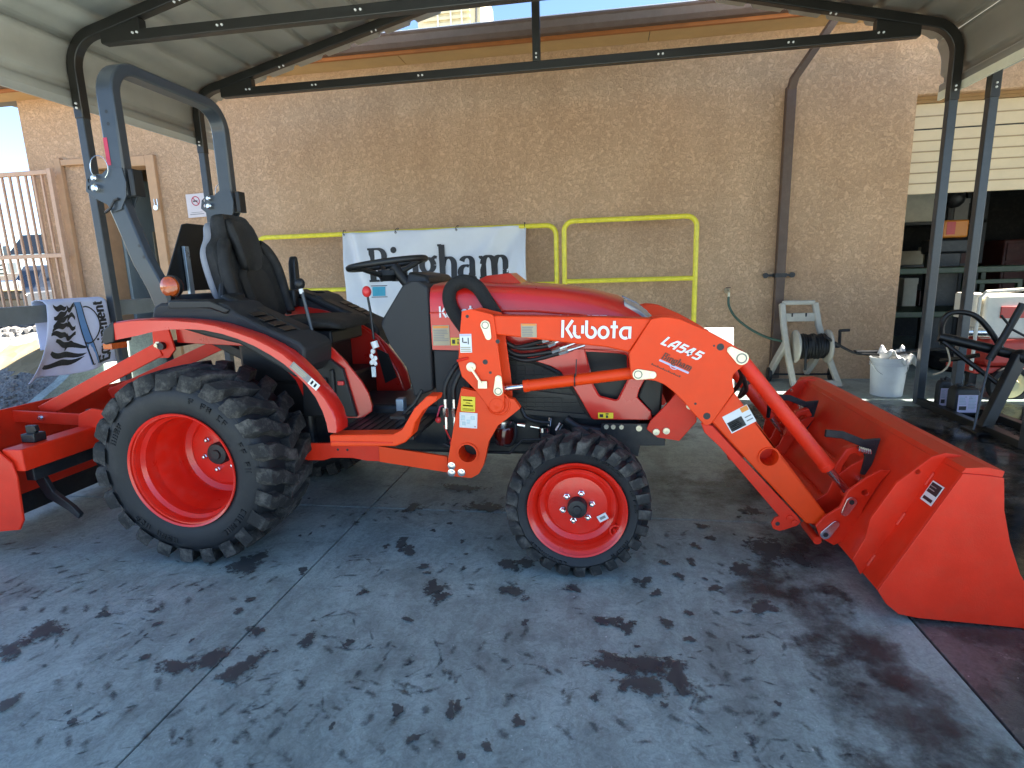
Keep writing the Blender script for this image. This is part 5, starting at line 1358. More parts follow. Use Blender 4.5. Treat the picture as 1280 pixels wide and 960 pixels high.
    # cylinders
    def ram(p, q, r_bar, frac, rod_at_start, yy, name):
        P, Q = Vector((p[0], yy, p[1])), Vector((q[0], yy, q[1]))
        if rod_at_start: P, Q = Q, P
        D = Q - P; L_ = D.length; D.normalize()
        b = MB().cyl(P + D * .02, P + D * (L_ * frac), r_bar, 24); b.cyl(P + D * (L_ * frac - .02), P + D * (L_ * frac + .004), r_bar * 1.08, 24)
        b.cyl(P - Vector((0, .028, 0)), P + Vector((0, .028, 0)), r_bar * .95, 18)
        bo = b.build(name, 'bucket' if name == 'tilt_cylinder' else 'orange', tr, bevel=.002, smooth=40)
        MB().cyl(P + D * (L_ * frac), Q - D * .02, r_bar * .52, 16).build('rod', 'chrome', bo)
        MB().cyl(Q - Vector((0, .024, 0)), Q + Vector((0, .024, 0)), r_bar * .9, 18).build('rod_eye', 'bucket', bo)
        return bo
    lc = ram((-.436, .730), (.136, .801), .0245, .82, True, y(2.333), 'lift_cylinder')
    MB().tube([Vector((-.12, y(2.333), .769)) + Vector((-.0035 * math.cos(a) * 0, .0262 * math.cos(a), .0262 * math.sin(a))) for a in [k * math.pi / 8 for k in range(16)]], .003, 6, closed=True).build('hose_tie', 'ink', lc)
    MB().tube([(-.115, y(2.31), .79), (-.112, y(2.31), .86)], .0025, 6).build('tie_tail', 'ink', lc)
    tc_ = ram((.523, .866), (.975, .300), .0285, .80, False, y(2.333), 'tilt_cylinder')
    MB().tube([(.60, y(2.325), .805), (.75, y(2.325), .617), (.87, y(2.325), .467)], .0055, 8).build('oil_pipe', 'bucket', tc_)
    # pin keepers
    def keeper(a, b, ra, rb, yy, par, m_='zinc'):
        A_, B_ = Vector(a), Vector(b); d = (B_ - A_); an = math.degrees(math.atan2(d.y, d.x))
        out = arc(A_.x, A_.y, ra, an + 90, an + 270, 10) + arc(B_.x, B_.y, rb, an - 90, an + 90, 10)
        k = MB().prism(out, yy - .005 * s, yy).build('pin_keeper', m_, par, bevel=.0015, smooth=0)
        MB().lathe([(ra * .58, .0), (ra * .60, -.0015 * s), (ra * .75, -.0015 * s), (ra * .78, .0)], (A_.x, yy - .0052 * s, A_.y), n=16).build('pin_ring', 'st_grey', k)
        MB().lathe([(rb * .65, .001 * s), (rb * .62, -.006 * s), (.0005, -.006 * s)], (B_.x, yy - .005 * s, B_.y), n=6).build('keeper_bolt', 'chrome', k)
    keeper((-.481, 1.008), (-.470, .960), .020, .013, y(2.2825), up)
    keeper((-.437, .732), (-.434, .785), .020, .014, y(2.2825), up)
    keeper((.134, .803), (.190, .801), .022, .015, y(2.2765), kn_)
    keeper((.523, .866), (.482, .898), .026, .014, y(2.2765), kn_)
    # locking lever on the mast
    MB().lathe([(.020, .0), (.020, -.008 * s), (.012, -.010 * s), (.001, -.010 * s)], (-.548, y(2.2835), .835), n=16).build('lock_pin', 'zinc', up)
    lk = MB().bar((-.548, y(2.272), .835), (-.505, y(2.272), .765), .008, .014, up=(0, 1, 0)); lk.box((-.520, y(2.274) - .003, .745), (-.482, y(2.274) + .003, .775)); lk.build('lock_lever', 'zinc', up)
    MB().cyl((-.605, y(2.27), .862), (-.56, y(2.282), .872), .006, 8).build('lock_handle', 'bucket', up)
    # side rail to the rear axle
    MB().prism([(-.69, .420), (-.69, .345), (-1.01, .388), (-1.01, .462)], y(2.338), y(2.352)).build('side_rail', 'orange', tr, bevel=.002, smooth=0)
    sr = MB().prism([(-1.0, .474), (-1.42, .462), (-1.42, .380), (-1.29, .383), (-1.25, .396), (-1.15, .398), (-1.08, .386), (-1.0, .384)], y(2.353), y(2.367)).build('axle_bracket', 'bucket', tr, bevel=.002, smooth=0)
    hl = MB()
    for x in (-1.168, -1.215): hl.lathe([(.0005, 0), (.006, 0)], (x, y(2.3522), .437), n=10)
    hl.build('bracket_holes', 'ink', sr, smooth=0)
    if s > 0:
        knee_n, boom_n, arm_n, mast_n, mlow_n = kn_, bm_, fa, up, pl
MB().cyl((.648, 2.375, .466), (.648, side(2.375, -1), .466), .038, 20).build('boom_cross_tube', 'bucket', tr)
# lettering and labels on the near side of the loader
mb, wd = lettering('Kubota', SANS, plane_map((-.172, 2.290, .953), (1, 0, -.035), (.035, 0, 1), .0035), .0505, .22, .22, gap=.02); mb.build('boom_lettering', 'white', boom_n, smooth=0, fix=False)
ux, uz = math.cos(math.radians(-25)), math.sin(math.radians(-25))
U_, V_ = (ux, 0, uz), (-uz, 0, ux)
mb, wd = lettering('LA545', SANS, plane_map((.218, 2.2765, .925), U_, V_, .0015), .0268, .31, .27, shear=.42, gap=.14); mb.build('knee_lettering', 'white', knee_n, smooth=0, fix=False)
U2 = (math.cos(math.radians(-25)), 0, math.sin(math.radians(-25))); V2 = (-U2[2], 0, U2[0])
mb, wd = lettering('Bingham', SERIF, plane_map((.222, 2.2765, .868), U2, V2, .0015), .0172, .30, .14, shear=.15); mb.build('dealer_lettering', 'ink_brown', knee_n, smooth=0, fix=False)
pm = plane_map((.215, 2.2765, .861), U2, V2, .001)
o = MB().add([pm(*p) for p in ((0, -.004), (.125, -.004), (.125, .004), (0, .004))], [(0, 1, 2, 3)]); o.add([pm(.062 + .017 * math.cos(a), .000 + .012 * math.sin(a), .0006) for a in [math.pi + k * math.pi / 8 for k in range(9)]] + [pm(.062 + .013 * math.cos(a), .000 + .009 * math.sin(a), .0006) for a in [2 * math.pi - k * math.pi / 8 for k in range(9)]], [tuple(range(18))])
o.build('dealer_bar', 'lav', knee_n, smooth=0, fix=False)
o = MB()
for k in range(16): o.add([pm(-.02 + .0078 * k + a, -.030 + b, 0) for a, b in ((0, 0), (.0055, 0), (.0055, .004 + .003 * ((k * 7) % 3 == 0)), (0, .004 + .003 * ((k * 7) % 3 == 0)))], [(0, 1, 2, 3)])
o.build('dealer_web_line', 'ink_brown', knee_n, smooth=0, fix=False)
rnd = random.Random(4)
sticker('warning_label', boom_n, (-.335, 2.2925, .955), (1, 0, -.02), (0, 0, 1), .064, .056, [('st_orange', .04, .96, .86, .98)] + textlines('st_grey', .06, .94, .08, .82, 6, rnd), base='st_tan')
sticker('warning_label', mast_n, (-.592, 2.2835, .895), (1, 0, 0), (0, 0, 1), .050, .078, [('lav', .05, .95, .88, .98), ('ink', .2, .3, .55, .8), ('ink', .3, .62, .52, .58), ('ink', .68, .76, .45, .8)] + textlines('st_tan', .05, .95, .05, .36, 3, rnd), base='st_white')
sticker('warning_label', mlow_n, (-.634, 2.2995, .635), (1, 0, -.06), (.06, 0, 1), .062, .070, textlines('ink', .15, .9, .12, .88, 6, rnd), base='st_yellow') if False else None
sticker('caution_label', mast_n, (-.606, 2.2985, .640), (1, 0, -.06), (.06, 0, 1), .062, .066, [('st_yellow', 0, 1, 0, 1), ('ink', .15, .8, .72, .80), ('ink', .35, .65, .55, .60), ('ink', .15, .85, .36, .44), ('ink_brown', .12, .9, .16, .2), ('ink_brown', .12, .9, .08, .11)], base='st_yellow')
sticker('guide_label', mast_n, (-.616, 2.2985, .568), (1, 0, -.06), (.06, 0, 1), .078, .068, [('blue_metal', .1, .3, .5, .8), ('blue_metal', .4, .6, .3, .55), ('blue_metal', .62, .85, .55, .8), ('blue_metal', .15, .35, .15, .4), ('red_tape', .85, .92, .08, .15)], base='st_white')
U3 = Vector((.80, 0, .60)); V3 = Vector((-.60, 0, .80))
sticker('warning_label', arm_n, (.503, 2.2905, .560), (.72, 0, .42), (-.42, 0, .72), .105, .078, [('ink', .04, .62, .06, .60)] + textlines('st_white', .08, .58, .12, .56, 5, rnd) + [('st_orange', .70, .98, .72, .98), ('st_grey', .7, .95, .2, .26), ('st_grey', .7, .95, .4, .46)], base='st_white')
for dx, dz in ((.56, .70), (.60, .64), (.64, .58)): pass

# ---- bucket and coupler
Y0, Y1 = 1.935, side(1.935, -1)
BL, BH, BT, BO = (.925, .112), (.998, .028), (1.140, .540), (1.258, .528)
bk_ = MB().prism([BL, BT, (BT[0] + .010, BT[1] - .006), (BL[0] + .012, BL[1] + .002)], Y0 + .008, Y1 - .008).build('bucket_back', 'bucket', tr, bevel=.002, smooth=0)
MB().prism([BH, BL, (BL[0] + .008, BL[1] + .006), (BH[0] + .004, BH[1] + .012), (1.40, .014), (1.40, .002)], Y0 + .008, Y1 - .008).build('bucket_floor', 'bucket', bk_, bevel=.002, smooth=0)
MB().prism([(1.38, -.002 + .003), (1.47, .002), (1.47, .008), (1.38, .022)], Y0 - .012, Y1 + .012).build('cutting_edge', 'bucket', bk_, bevel=.002, smooth=0)
sidep = [BL, (.955, .065), BH, (1.06, .018), (1.45, .001), (1.455, .03), (1.405, .10), (1.345, .20), (1.302, .31), (1.272, .42), (1.262, .50), BO, (1.22, .534), BT]
for s in (1, -1):
    MB().prism(sidep, side(Y0, s), side(Y0 + .008, s)).build('bucket_side', 'bucket', bk_, bevel=.002, smooth=0)['label'] = 'flat orange side plate of the bucket'
    MB().box((1.40, side(Y0 - .016, s) if s > 0 else side(Y0 - .001, s), .004), (1.47, side(Y0 - .001, s) if s > 0 else side(Y0 - .016, s), .05)).build('edge_cheek', 'bucket', bk_, bevel=.004)
MB().prism([BT, (1.150, .556), (1.215, .560), (1.262, .548), BO, (1.225, .528), (1.16, .53)], Y0 + .008, Y1 - .008).build('bucket_lip', 'bucket', bk_, bevel=.004, smooth=0)
def on_back(t, off): # point on the back plate, t 0 bottom .. 1 top, off metres outwards
    dx, dz = BT[0] - BL[0], BT[1] - BL[1]; l = math.hypot(dx, dz)
    return (BL[0] + dx * t - dz / l * off, BL[1] + dz * t + dx / l * off)
flg = [on_back(-.02, .0), on_back(.06, .055), on_back(.25, .062), on_back(.40, .085), on_back(.72, .082), on_back(1.0, .035), (1.150, .570), (1.20, .562), on_back(1.0, -.005)]
for s in (1, -1):
    f_ = MB().prism(flg, side(2.055, s), side(2.067, s), [circ(*on_back(.86, .045), .009, 12)]).build('bucket_flange', 'bucket', bk_, bevel=.002, smooth=0)
    for t in (.12, .5, .85):
        a, b = on_back(t - .05, .002), on_back(t + .05, .002)
        MB().cyl((a[0], side(2.052, s), a[1]), (b[0], side(2.052, s), b[1]), .006, 8).build('weld_bead', 'bucket', f_)
    # coupler plate carrying the pins
    cp = [(.832, .192), (.852, .142), (.905, .112), (.945, .135), (.985, .20), (1.0, .27), (1.045, .37), (1.085, .43), (1.05, .432), (1.0, .40), (.94, .345), (.915, .275), (.86, .232)]
    for yy in (2.262, 2.402):
        MB().prism(cp, side(yy, s), side(yy + .012, s), [circ(1.0, .338, .012, 14)] if yy < 2.3 else []).build('coupler_plate', 'bucket', bk_, bevel=.003, smooth=0)
    for a, b in (((.952, .30), (.932, .255)), ((.868, .160), (.902, .205))):
        A_, B_ = Vector(a), Vector(b); d = B_ - A_; an = math.degrees(math.atan2(d.y, d.x))
        out = arc(A_.x, A_.y, .020, an + 90, an + 270, 8) + arc(B_.x, B_.y, .014, an - 90, an + 90, 8)
        kp = MB().prism(out, side(2.2535, s), side(2.261, s)).build('coupler_keeper', 'chrome', bk_, bevel=.001, smooth=0)
        MB().lathe([(.0005, 0), (.010, 0)], (A_.x, side(2.2529, s), A_.y), n=12).build('pin_hole', 'ink', kp)
    MB().cyl((.845, side(2.27, s), .125), (.845, side(2.42, s), .125), .016, 12).build('lock_bar', 'bucket', bk_)
    # quick-hitch handle with its spring
    hd = MB().sweep([(.890, side(2.40, s), .536), (.955, side(2.40, s), .530), (1.035, side(2.40, s), .496), (1.075, side(2.40, s), .500)], .016, .030, side=(0, 1, 0)); hd.prism([(1.098, .518), (1.04, .512), (1.03, .48), (1.046, .44), (1.035, .365), (1.062, .360), (1.082, .44)], side(2.393, s), side(2.407, s))
    hh = hd.build('hitch_handle', 'iron', bk_, bevel=.003)
    MB().tube([(1.012 + .045 * t / 40, side(2.38, s) + .010 * math.cos(t * .9), .478 - .012 * t / 40 + .010 * math.sin(t * .9)) for t in range(42)], .0028, 6).build('hitch_spring', 'chrome', hh)
    MB().sweep([(.945, side(2.43, s), .335), (.96, side(2.43, s), .40), (.99, side(2.43, s), .455), (1.03, side(2.43, s), .468), (1.045, side(2.43, s), .44)], .04, .03, side=(0, 1, 0)).build('hitch_loop', 'bucket', bk_, bevel=.006)
    MB().cyl((1.03, side(2.37, s), .345), (1.03, side(2.41, s), .345), .012, 10).build('hitch_nut', 'chrome', bk_)
sticker('serial_plate', bk_, (1.045, 1.968, .335), (0, 1, 0), Vector((BT[0] - BL[0], 0, BT[1] - BL[1])), .06, .07, [('ink', .06, .94, .45, .94), ('st_white', .1, .6, .6, .64), ('st_white', .1, .6, .75, .79), ('ink', .1, .9, .1, .25)], base='st_white') if False else None
sv = Vector((BT[0] - BL[0], 0, BT[1] - BL[1])).normalized(); so = on_back(.70, .0015)
sticker('serial_plate', bk_, (so[0], 2.03, so[1]), (0, -1, 0), tuple(sv), .065, .075, [('ink', .06, .94, .45, .94), ('st_white', .1, .6, .6, .64), ('st_white', .1, .6, .75, .79), ('ink', .1, .9, .1, .25)], base='st_white', lift=.002)
cb = MB().cyl((.92, 2.42, .205), (.92, side(2.42, -1), .205), .030, 16); cb.build('coupler_tube', 'bucket', bk_)
MB().prism([on_back(.05, .02), on_back(.05, .035), on_back(.55, .035), on_back(.55, .02)], 2.42, side(2.42, -1)).build('coupler_frame', 'bucket', bk_, bevel=.003, smooth=0)
# cross hoses over the coupler
MB().tube(spline([(.55, 2.42, .80), (.60, 2.50, .70), (.62, 2.7, .62), (.70, 2.85, .66), (.80, 2.9, .58), (.82, 2.95, .46)], 6), .010, 8).build('tilt_hose', 'hose', tr)
MB().tube(spline([(.53, 2.36, .835), (.555, 2.40, .76), (.52, 2.46, .68), (.45, 2.5, .66)], 6), .009, 8).build('tilt_hose', 'hose', tr)

# ------------------------------------------------------------------ box blade behind the tractor
bb = thing('box_blade', 'orange box scraper hitched behind the large rear wheels', 'implement', (-2.9, YC, 0))
for s in (1, -1):
    MB().prism([(-2.545, .47), (-2.53, .40), (-2.545, .20), (-2.575, .155), (-2.62, .15), (-3.15, .08), (-3.16, .55), (-2.75, .56), (-2.60, .52)], side(1.975, s), side(1.987, s)).build('side_plate', 'bucket', bb, bevel=.004, smooth=0)
MB().prism([(-3.06, .12), (-3.03, .25), (-3.03, .42), (-3.07, .60), (-3.085, .60), (-3.045, .42), (-3.045, .25), (-3.075, .12)], 1.99, side(1.99, -1)).build('mouldboard', 'bucket', bb, bevel=.003, smooth=0)
MB().box((-3.075, 1.99, .03), (-3.055, side(1.99, -1), .14)).build('blade_edge', 'iron', bb, bevel=.003, smooth=0)
MB().box((-2.60, 1.992, .425), (-2.50, side(1.992, -1), .525)).build('shank_beam', 'bucket', bb, bevel=.006, smooth=0)
MB().box((-2.575, 2.05, .36), (-2.53, side(2.05, -1), .42)).build('under_beam', 'iron', bb, bevel=.004, smooth=0)
for k in range(5):
    y = 2.12 + k * .31
    sh = MB().prism([(-2.60, .60), (-2.55, .60), (-2.545, .575), (-2.555, .57), (-2.555, .36), (-2.52, .285), (-2.43, .215), (-2.395, .175), (-2.41, .155), (-2.46, .195), (-2.56, .255), (-2.60, .33)], y - .011, y + .011).build('scarifier_shank', 'iron', bb, bevel=.003, smooth=0)
    MB().box((-2.61, y - .03, .526), (-2.54, y + .03, .565)).build('shank_clamp', 'iron', sh, bevel=.004)
for s in (1, -1):
    MB().bar((-2.12, side(2.42, s), .905), (-2.98, side(2.52, s), .555), .012, .070, up=(0, 0, 1)).build('mast_strut', 'bucket', bb, bevel=.003, smooth=0)
    MB().bar((-3.06, side(2.44, s), .555), (-2.38, side(2.44, s), .530), .014, .062).build('tie_bar', 'bucket', bb, bevel=.003, smooth=0)
    MB().prism([(-2.60, .50), (-2.58, .59), (-2.50, .62), (-2.38, .60), (-2.345, .56), (-2.36, .525), (-2.46, .49)], side(2.36, s), side(2.372, s)).build('pin_lug', 'bucket', bb, bevel=.003, smooth=0)
    b_ = MB(); b_.lathe([(.016, .002 * s), (.016, -.008 * s), (.009, -.009 * s), (.009, -.02 * s), (.001, -.021 * s)], (-2.37, side(2.359, s), .555), n=6); b_.lathe([(.018, .002 * s), (.018, -.008 * s), (.009, -.009 * s), (.009, -.02 * s), (.001, -.021 * s)], (-2.88, side(2.432, s), .552), n=6); b_.build('hitch_bolt', 'chrome', bb)
    MB().prism([(-2.16, .86), (-2.15, .99), (-2.06, 1.0), (-2.04, .90), (-2.08, .86)], side(2.42, s), side(2.432, s)).build('top_lug', 'bucket', bb, bevel=.003, smooth=0)
    b_ = MB().lathe([(.018, .002 * s), (.018, -.010 * s), (.010, -.011 * s), (.010, -.025 * s), (.001, -.026 * s)], (-2.12, side(2.419, s), .925), n=6); b_.build('top_bolt', 'zinc', bb)
MB().cyl((-2.10, 2.40, .92), (-2.10, side(2.40, -1), .92), .018, 12).build('top_pin', 'iron', bb)
MB().bar((-2.08, YC, .92), (-1.80, YC, .78), .05, .05).build('top_link', 'iron', bb, bevel=.006)
for s in (1, -1): MB().bar((-2.40, side(2.40, s), .548), (-1.72, side(2.52, s), .42), .02, .06).build('lift_arm', 'iron', bb, bevel=.006)

# ------------------------------------------------------------------ yellow guard rails and the banner
def rail(name, x0, x1, y, zt, zm, label, r=.026):
    t = thing(name, label, 'guard rail', ((x0 + x1) / 2, y, 0), 'yellow guard rails against the wall')
    c = .10
    pts = [(x0, y, 0.0), (x0, y, zt - c)] + [(x0 + c - c * math.cos(math.radians(a)), y, zt - c + c * math.sin(math.radians(a))) for a in range(15, 90, 15)] + [(x0 + c, y, zt), (x1 - c, y, zt)] + [(x1 - c + c * math.sin(math.radians(a)), y, zt - c + c * math.cos(math.radians(a))) for a in range(15, 90, 15)] + [(x1, y, zt - c), (x1, y, 0.0)]
    MB().tube(pts, r, 12).build('hoop', 'yellow_rail', t, smooth=60)
    MB().cyl((x0 + .02, y, zm), (x1 - .02, y, zm), r * .95, 12).build('mid_rail', 'yellow_rail', t)
    MB().cyl((x0 + .02, y, zm - .58), (x1 - .02, y, zm - .58), r * .95, 12).build('low_rail', 'yellow_rail', t)
    for x in (x0, x1):
        f = MB().box((x - .07, y - .07, .0), (x + .07, y + .07, .012)).build('foot_plate', 'yellow_rail', t, bevel=.003, smooth=0)
    return t
rail('guard_rail', -3.92, -.50, 6.15, 1.685, 1.08, 'long yellow pipe guard rail carrying the white banner')
rail('guard_rail', -.415, .918, 6.13, 1.715, 1.10, 'short bare yellow pipe guard rail between banner and downspout')

bn = thing('banner', 'white vinyl dealer banner tied to the yellow rail', 'banner', (-1.85, 6.08, .55))
BX0, BX1, BZ0, BZ1 = -2.86, -.815, .60, 1.695
def banner_pt(x, z, lift=0.0):
    u, v = (x - BX0) / (BX1 - BX0), (BZ1 - z) / (BZ1 - BZ0)
    e = min(u, 1 - u)
    y = 6.065 - .020 * math.sin(math.pi * u)
    y += 0.057 * math.exp(-((u * 1.0 - .02 - v * .16) / .035) ** 2) * (1 - v * .4) - 0.046 * math.exp(-((u - .07 - v * .10) / .04) ** 2)
    y += 0.057 * math.exp(-((1 - u - .03 - v * .30) / .04) ** 2) * (1 - v) - 0.042 * math.exp(-((1 - u - .10 - v * .45) / .05) ** 2) * (1 - v)
    y += 0.023 * math.sin(u * 21 + v * 3) * math.exp(-v * 9) + 0.011 * math.sin(u * 34 + 5 * v) * v + 0.008 * math.sin(13 * v + 7 * u)
    y += 0.019 * math.sin(58 * u + 9 * v) * math.exp(-((1 - u) / .10) ** 2)
    return Vector((x, y - lift, z - .010 * math.sin(math.pi * u * 3) ** 2 * math.exp(-v * 14)))
bm = MB().grid(lambda u, v: banner_pt(BX0 + (BX1 - BX0) * u, BZ1 - (BZ1 - BZ0) * v), 110, 44)
sheet = bm.build('sheet', 'banner', bn, smooth=180, fix=False)
md = sheet.modifiers.new('solid', 'SOLIDIFY'); md.thickness = .0012; md.offset = 1
mb, wd = lettering('Bingham', SERIF, lambda a, b, l=0: banner_pt(-2.56 + a, 1.165 + b, .005 + l), .228, .29, .10, gap=-.035)
mb.build('banner_lettering', 'ink', sheet, smooth=0, fix=False)
# small blue panel of the print and the lower line of words behind the tractor
q = MB().grid(lambda u, v: banner_pt(-2.535 + .15 * u, 1.00 + .10 * v, .004), 6, 3); q.build('banner_print', 'teal', sheet, smooth=0, fix=False)
q = MB()
for a, b in (((-2.55, .985), (-2.36, .992)), ((-2.55, 1.108), (-2.36, 1.115))): q.add([banner_pt(a[0], a[1], .0055), banner_pt(b[0], a[1], .0055), banner_pt(b[0], b[1], .0055), banner_pt(a[0], b[1], .0055)], [(0, 1, 2, 3)])
q.build('banner_rule', 'ink', sheet, smooth=0, fix=False)
for u in (.006, .31, .64, .994):
    x = BX0 + (BX1 - BX0) * u; p = banner_pt(x, BZ1 - .022)
    gm = MB().lathe([(.006, 0), (.013, -.003), (.015, .002)], (p.x, p.y - .003, p.z), n=12); gm.build('grommet', 'chrome', bn)
    MB().tube([(p.x, p.y - .006, p.z), (p.x, p.y - .02, p.z + .02), (p.x, 6.115, BZ1 + .028), (p.x, 6.16, BZ1 + .03), (p.x, p.y + .03, p.z + .01)], .0035, 6).build('tie', 'ink', bn)

# ------------------------------------------------------------------ printed cloth over the side girt
tw = thing('banner_cloth', 'folded white cloth with zebra stripes hung over the carport side rail', 'cloth', (-3.8, 3.5, .6))
def cloth_pt(u, v, lift=0.0):
    """u 0..1 along the rail (away from the camera), v 0..1 downwards on the inner side"""
    yl = 3.42 - .10 * v - .22 * v ** 2.2
    y = yl + (3.905 - yl) * u
    z = 1.112 - .50 * v + .012 * math.sin(u * 9) * v - .02 * (1 - u) * v
    x = -3.835 + .02 * v + .05 * v * (1 - u) + .035 * math.sin(u * 8 + v * 2.5) * (.25 + v) * (1 - .4 * u) + .014 * math.sin(u * 19 - v * 5) * v
    if v < .04: x -= .02 * (1 - v / .04)
    return Vector((x + lift, y, z))
def cloth_full(u, v):
    if v < .3:      # over the top and down the outer side
        t = v / .3
        p = cloth_pt(u, 0)
        if t > .6: k = (t - .6) / .4; return Vector((p.x - .098 * (1 - k) - .0, p.y, p.z + .012 * math.sin(math.pi * k)))
        return Vector((p.x - .098 - .004 * math.sin(u * 12), p.y, p.z - .34 * (1 - t / .6)))
    return cloth_pt(u, (v - .3) / .7)
cs = MB().grid(cloth_full, 40, 60).build('cloth', 'towel', tw, smooth=180, fix=False)
md = cs.modifiers.new('solid', 'SOLIDIFY'); md.thickness = .003; md.offset = 0
def cl(u, v, l=0.0): return cloth_pt(u, v, .005 + l)
zb = MB()
rnd = random.Random(9)
for k in range(8):
    v0 = .06 + k * .108
    us = [i / 8 for i in range(9)]
    a, b = (.08 - .05 * k / 8, .30 + .02 * k) if k < 5 else (.14, .60 - .02 * (k - 5))
    top, bot = [], []
    for i in range(13):
        t = i / 12; u = a + (b - a) * t
        vv = v0 + .05 * math.sin(t * 3.0 + k) + .02 * math.sin(t * 9 + k)
        th = .040 * (math.sin(math.pi * min(1, t * .9 + .1)) ** .6)
        top.append((u, vv - th)); bot.append((u, vv + th))
    for i in range(12): zb.add([cl(*top[i]), cl(*bot[i]), cl(*bot[i + 1]), cl(*top[i + 1])], [(0, 1, 2, 3)])
for k in range(5):
    v0 = .10 + k * .13
    for i in range(8):
        t0, t1 = i / 8, (i + 1) / 8
        f = lambda t: (.30 + .13 * t + .05 * k / 5, v0 + .035 * math.sin(t * 5 + k * 2), .040 * (1 - .4 * t))
        (ua, va, ha), (ub, vb, hb_) = f(t0), f(t1)
        zb.add([cl(ua, va - ha, .0006), cl(ua, va + ha, .0006), cl(ub, vb + hb_, .0006), cl(ub, vb - hb_, .0006)], [(0, 1, 2, 3)])
zb.build('zebra_print', 'ink', cs, smooth=0, fix=False)
bl_ = MB()
for i in range(14):
    v0, v1 = .03 + .90 * i / 14, .03 + .90 * (i + 1) / 14
    f = lambda v: (.44 + .20 * v, .56 + .17 * v)
    bl_.add([cl(f(v0)[0], v0), cl(f(v1)[0], v1), cl(f(v1)[1], v1), cl(f(v0)[1], v0)], [(0, 1, 2, 3)])
bl_.build('blue_print', 'blue', cs, smooth=0, fix=False)
ol = MB()
def line(pts, w):
    for quad in ribbon(pts, w, w): ol.add([cl(p.x, p.y, .001) for p in quad], [(0, 1, 2, 3)])
line([(.44 + .2 * t, .03 + .9 * t) for t in [i / 12 for i in range(13)]], .014); line([(.56 + .17 * t, .03 + .9 * t) for t in [i / 12 for i in range(13)]], .014); line([(.64, .93), (.73, .93)], .014)
line([(.62 + .17 * math.cos(math.radians(a)), .36 + .26 * math.sin(math.radians(a))) for a in range(-100, 120, 14)], .018)
ol.build('print_outline', 'ink', cs, smooth=0, fix=False)
mb, wd = lettering('Equipment', SERIF, lambda a, b, l=0: cl(.90 - b * 1.0, .95 - a * 1.02, l), .110, .36, .18, gap=-.05)
mb.build('cloth_lettering', 'ink', cs, smooth=0, fix=False)

# ------------------------------------------------------------------ gate, truck and trailer beyond it
gt_ = thing('bar_gate', 'tan steel bar gate closing the gap beside the workshop corner', 'gate', (-7.4, 6.2, -.1))
gy = 6.22
ZB = .62
MB().box((-6.60, gy - .025, .64), (-6.545, gy + .025, 2.60)).build('gate_stile', 'gate', gt_, bevel=.004, smooth=0)
MB().box((-7.86, gy - .03, .6), (-7.79, gy + .03, 2.16)).build('gate_stile', 'gate', gt_, bevel=.004, smooth=0)
for z in (2.56, 1.585, .80): MB().box((-9.3, gy - .024, z - .025), (-6.60, gy + .024, z + .025)).build('gate_rail', 'gate', gt_, bevel=.004, smooth=0)
for k in range(23):
    x = -6.70 - k * .113
    if abs(x + 7.82) < .05: continue
    MB().box((x - .011, gy - .012, .80), (x + .011, gy + .012, 2.54)).build('gate_bar', 'gate', gt_, smooth=0)
MB().box((-9.38, gy - .04, .6), (-9.30, gy + .04, 2.62)).build('gate_post', 'gate', gt_, bevel=.004, smooth=0)

tk = thing('pickup_truck', 'dark pickup truck with chrome grille parked beyond the bar gate', 'truck', (-15.0, 12.6, +.70))
T0 = Matrix.Translation((-15.0, 12.0, +.70))
def tbx(name, a, b, m_, par=None, bev=.03): return MB().box(a, b, T0).build(name, m_, par or tk, bevel=bev, smooth=0)
body = MB().prism([(.02, .45), (.0, 1.15), (.12, 1.25), (1.25, 1.32), (1.75, 1.95), (3.2, 2.0), (3.5, 1.35), (5.4, 1.32), (5.4, .5)], -15.95, -14.05, axis='X')
body.v = [(x, y + 12.0, z - .16) for x, y, z in body.v]
bo = body.build('body', 'truck', tk, bevel=.05, smooth=30)
tbx('grille', (-.62, -.03, .78), (.62, .0, 1.12), 'chrome', bo)
for k in range(3): tbx('grille_slot', (-.56, -.045, .82 + k * .10), (.56, -.031, .87 + k * .10), 'window', bo, .005)
tbx('bumper', (-.98, -.12, .42), (.98, .02, .68), 'chrome', bo); tbx('air_dam', (-.9, -.05, .2), (.9, .05, .42), 'black', bo)
for s in (-1, 1):
    tbx('headlight', (s * .80 - .14, -.02, .85), (s * .80 + .14, .02, 1.10), 'glass', bo, .01)
    for yy in (.95, 4.4):
        wl = MB().lathe([(.001, -.02), (.22, -.02), (.25, .0), (.38, .0), (.40, .03), (.40, .22), (.38, .25), (.001, .25)], (0, 0, 0), axis='X', n=24)
        wl.v = [(x * (1 if s < 0 else -1) + s * .95 - 15.0, y + 12.0 + yy, z - .16 + .40) for x, y, z in wl.v]
        wl.build('wheel', 'rubber', tk)
    tbx('mirror', (s * 1.05 - .1, 1.45, 1.35), (s * 1.05 + .1, 1.52, 1.62), 'truck', bo)
ws = MB().add([T0 @ Vector(p) for p in ((-.80, 1.27, 1.36), (.80, 1.27, 1.36), (.70, 1.69, 1.90), (-.70, 1.69, 1.90))], [(0, 1, 2, 3)]); ws.build('windscreen', 'window', bo, smooth=0, fix=False)

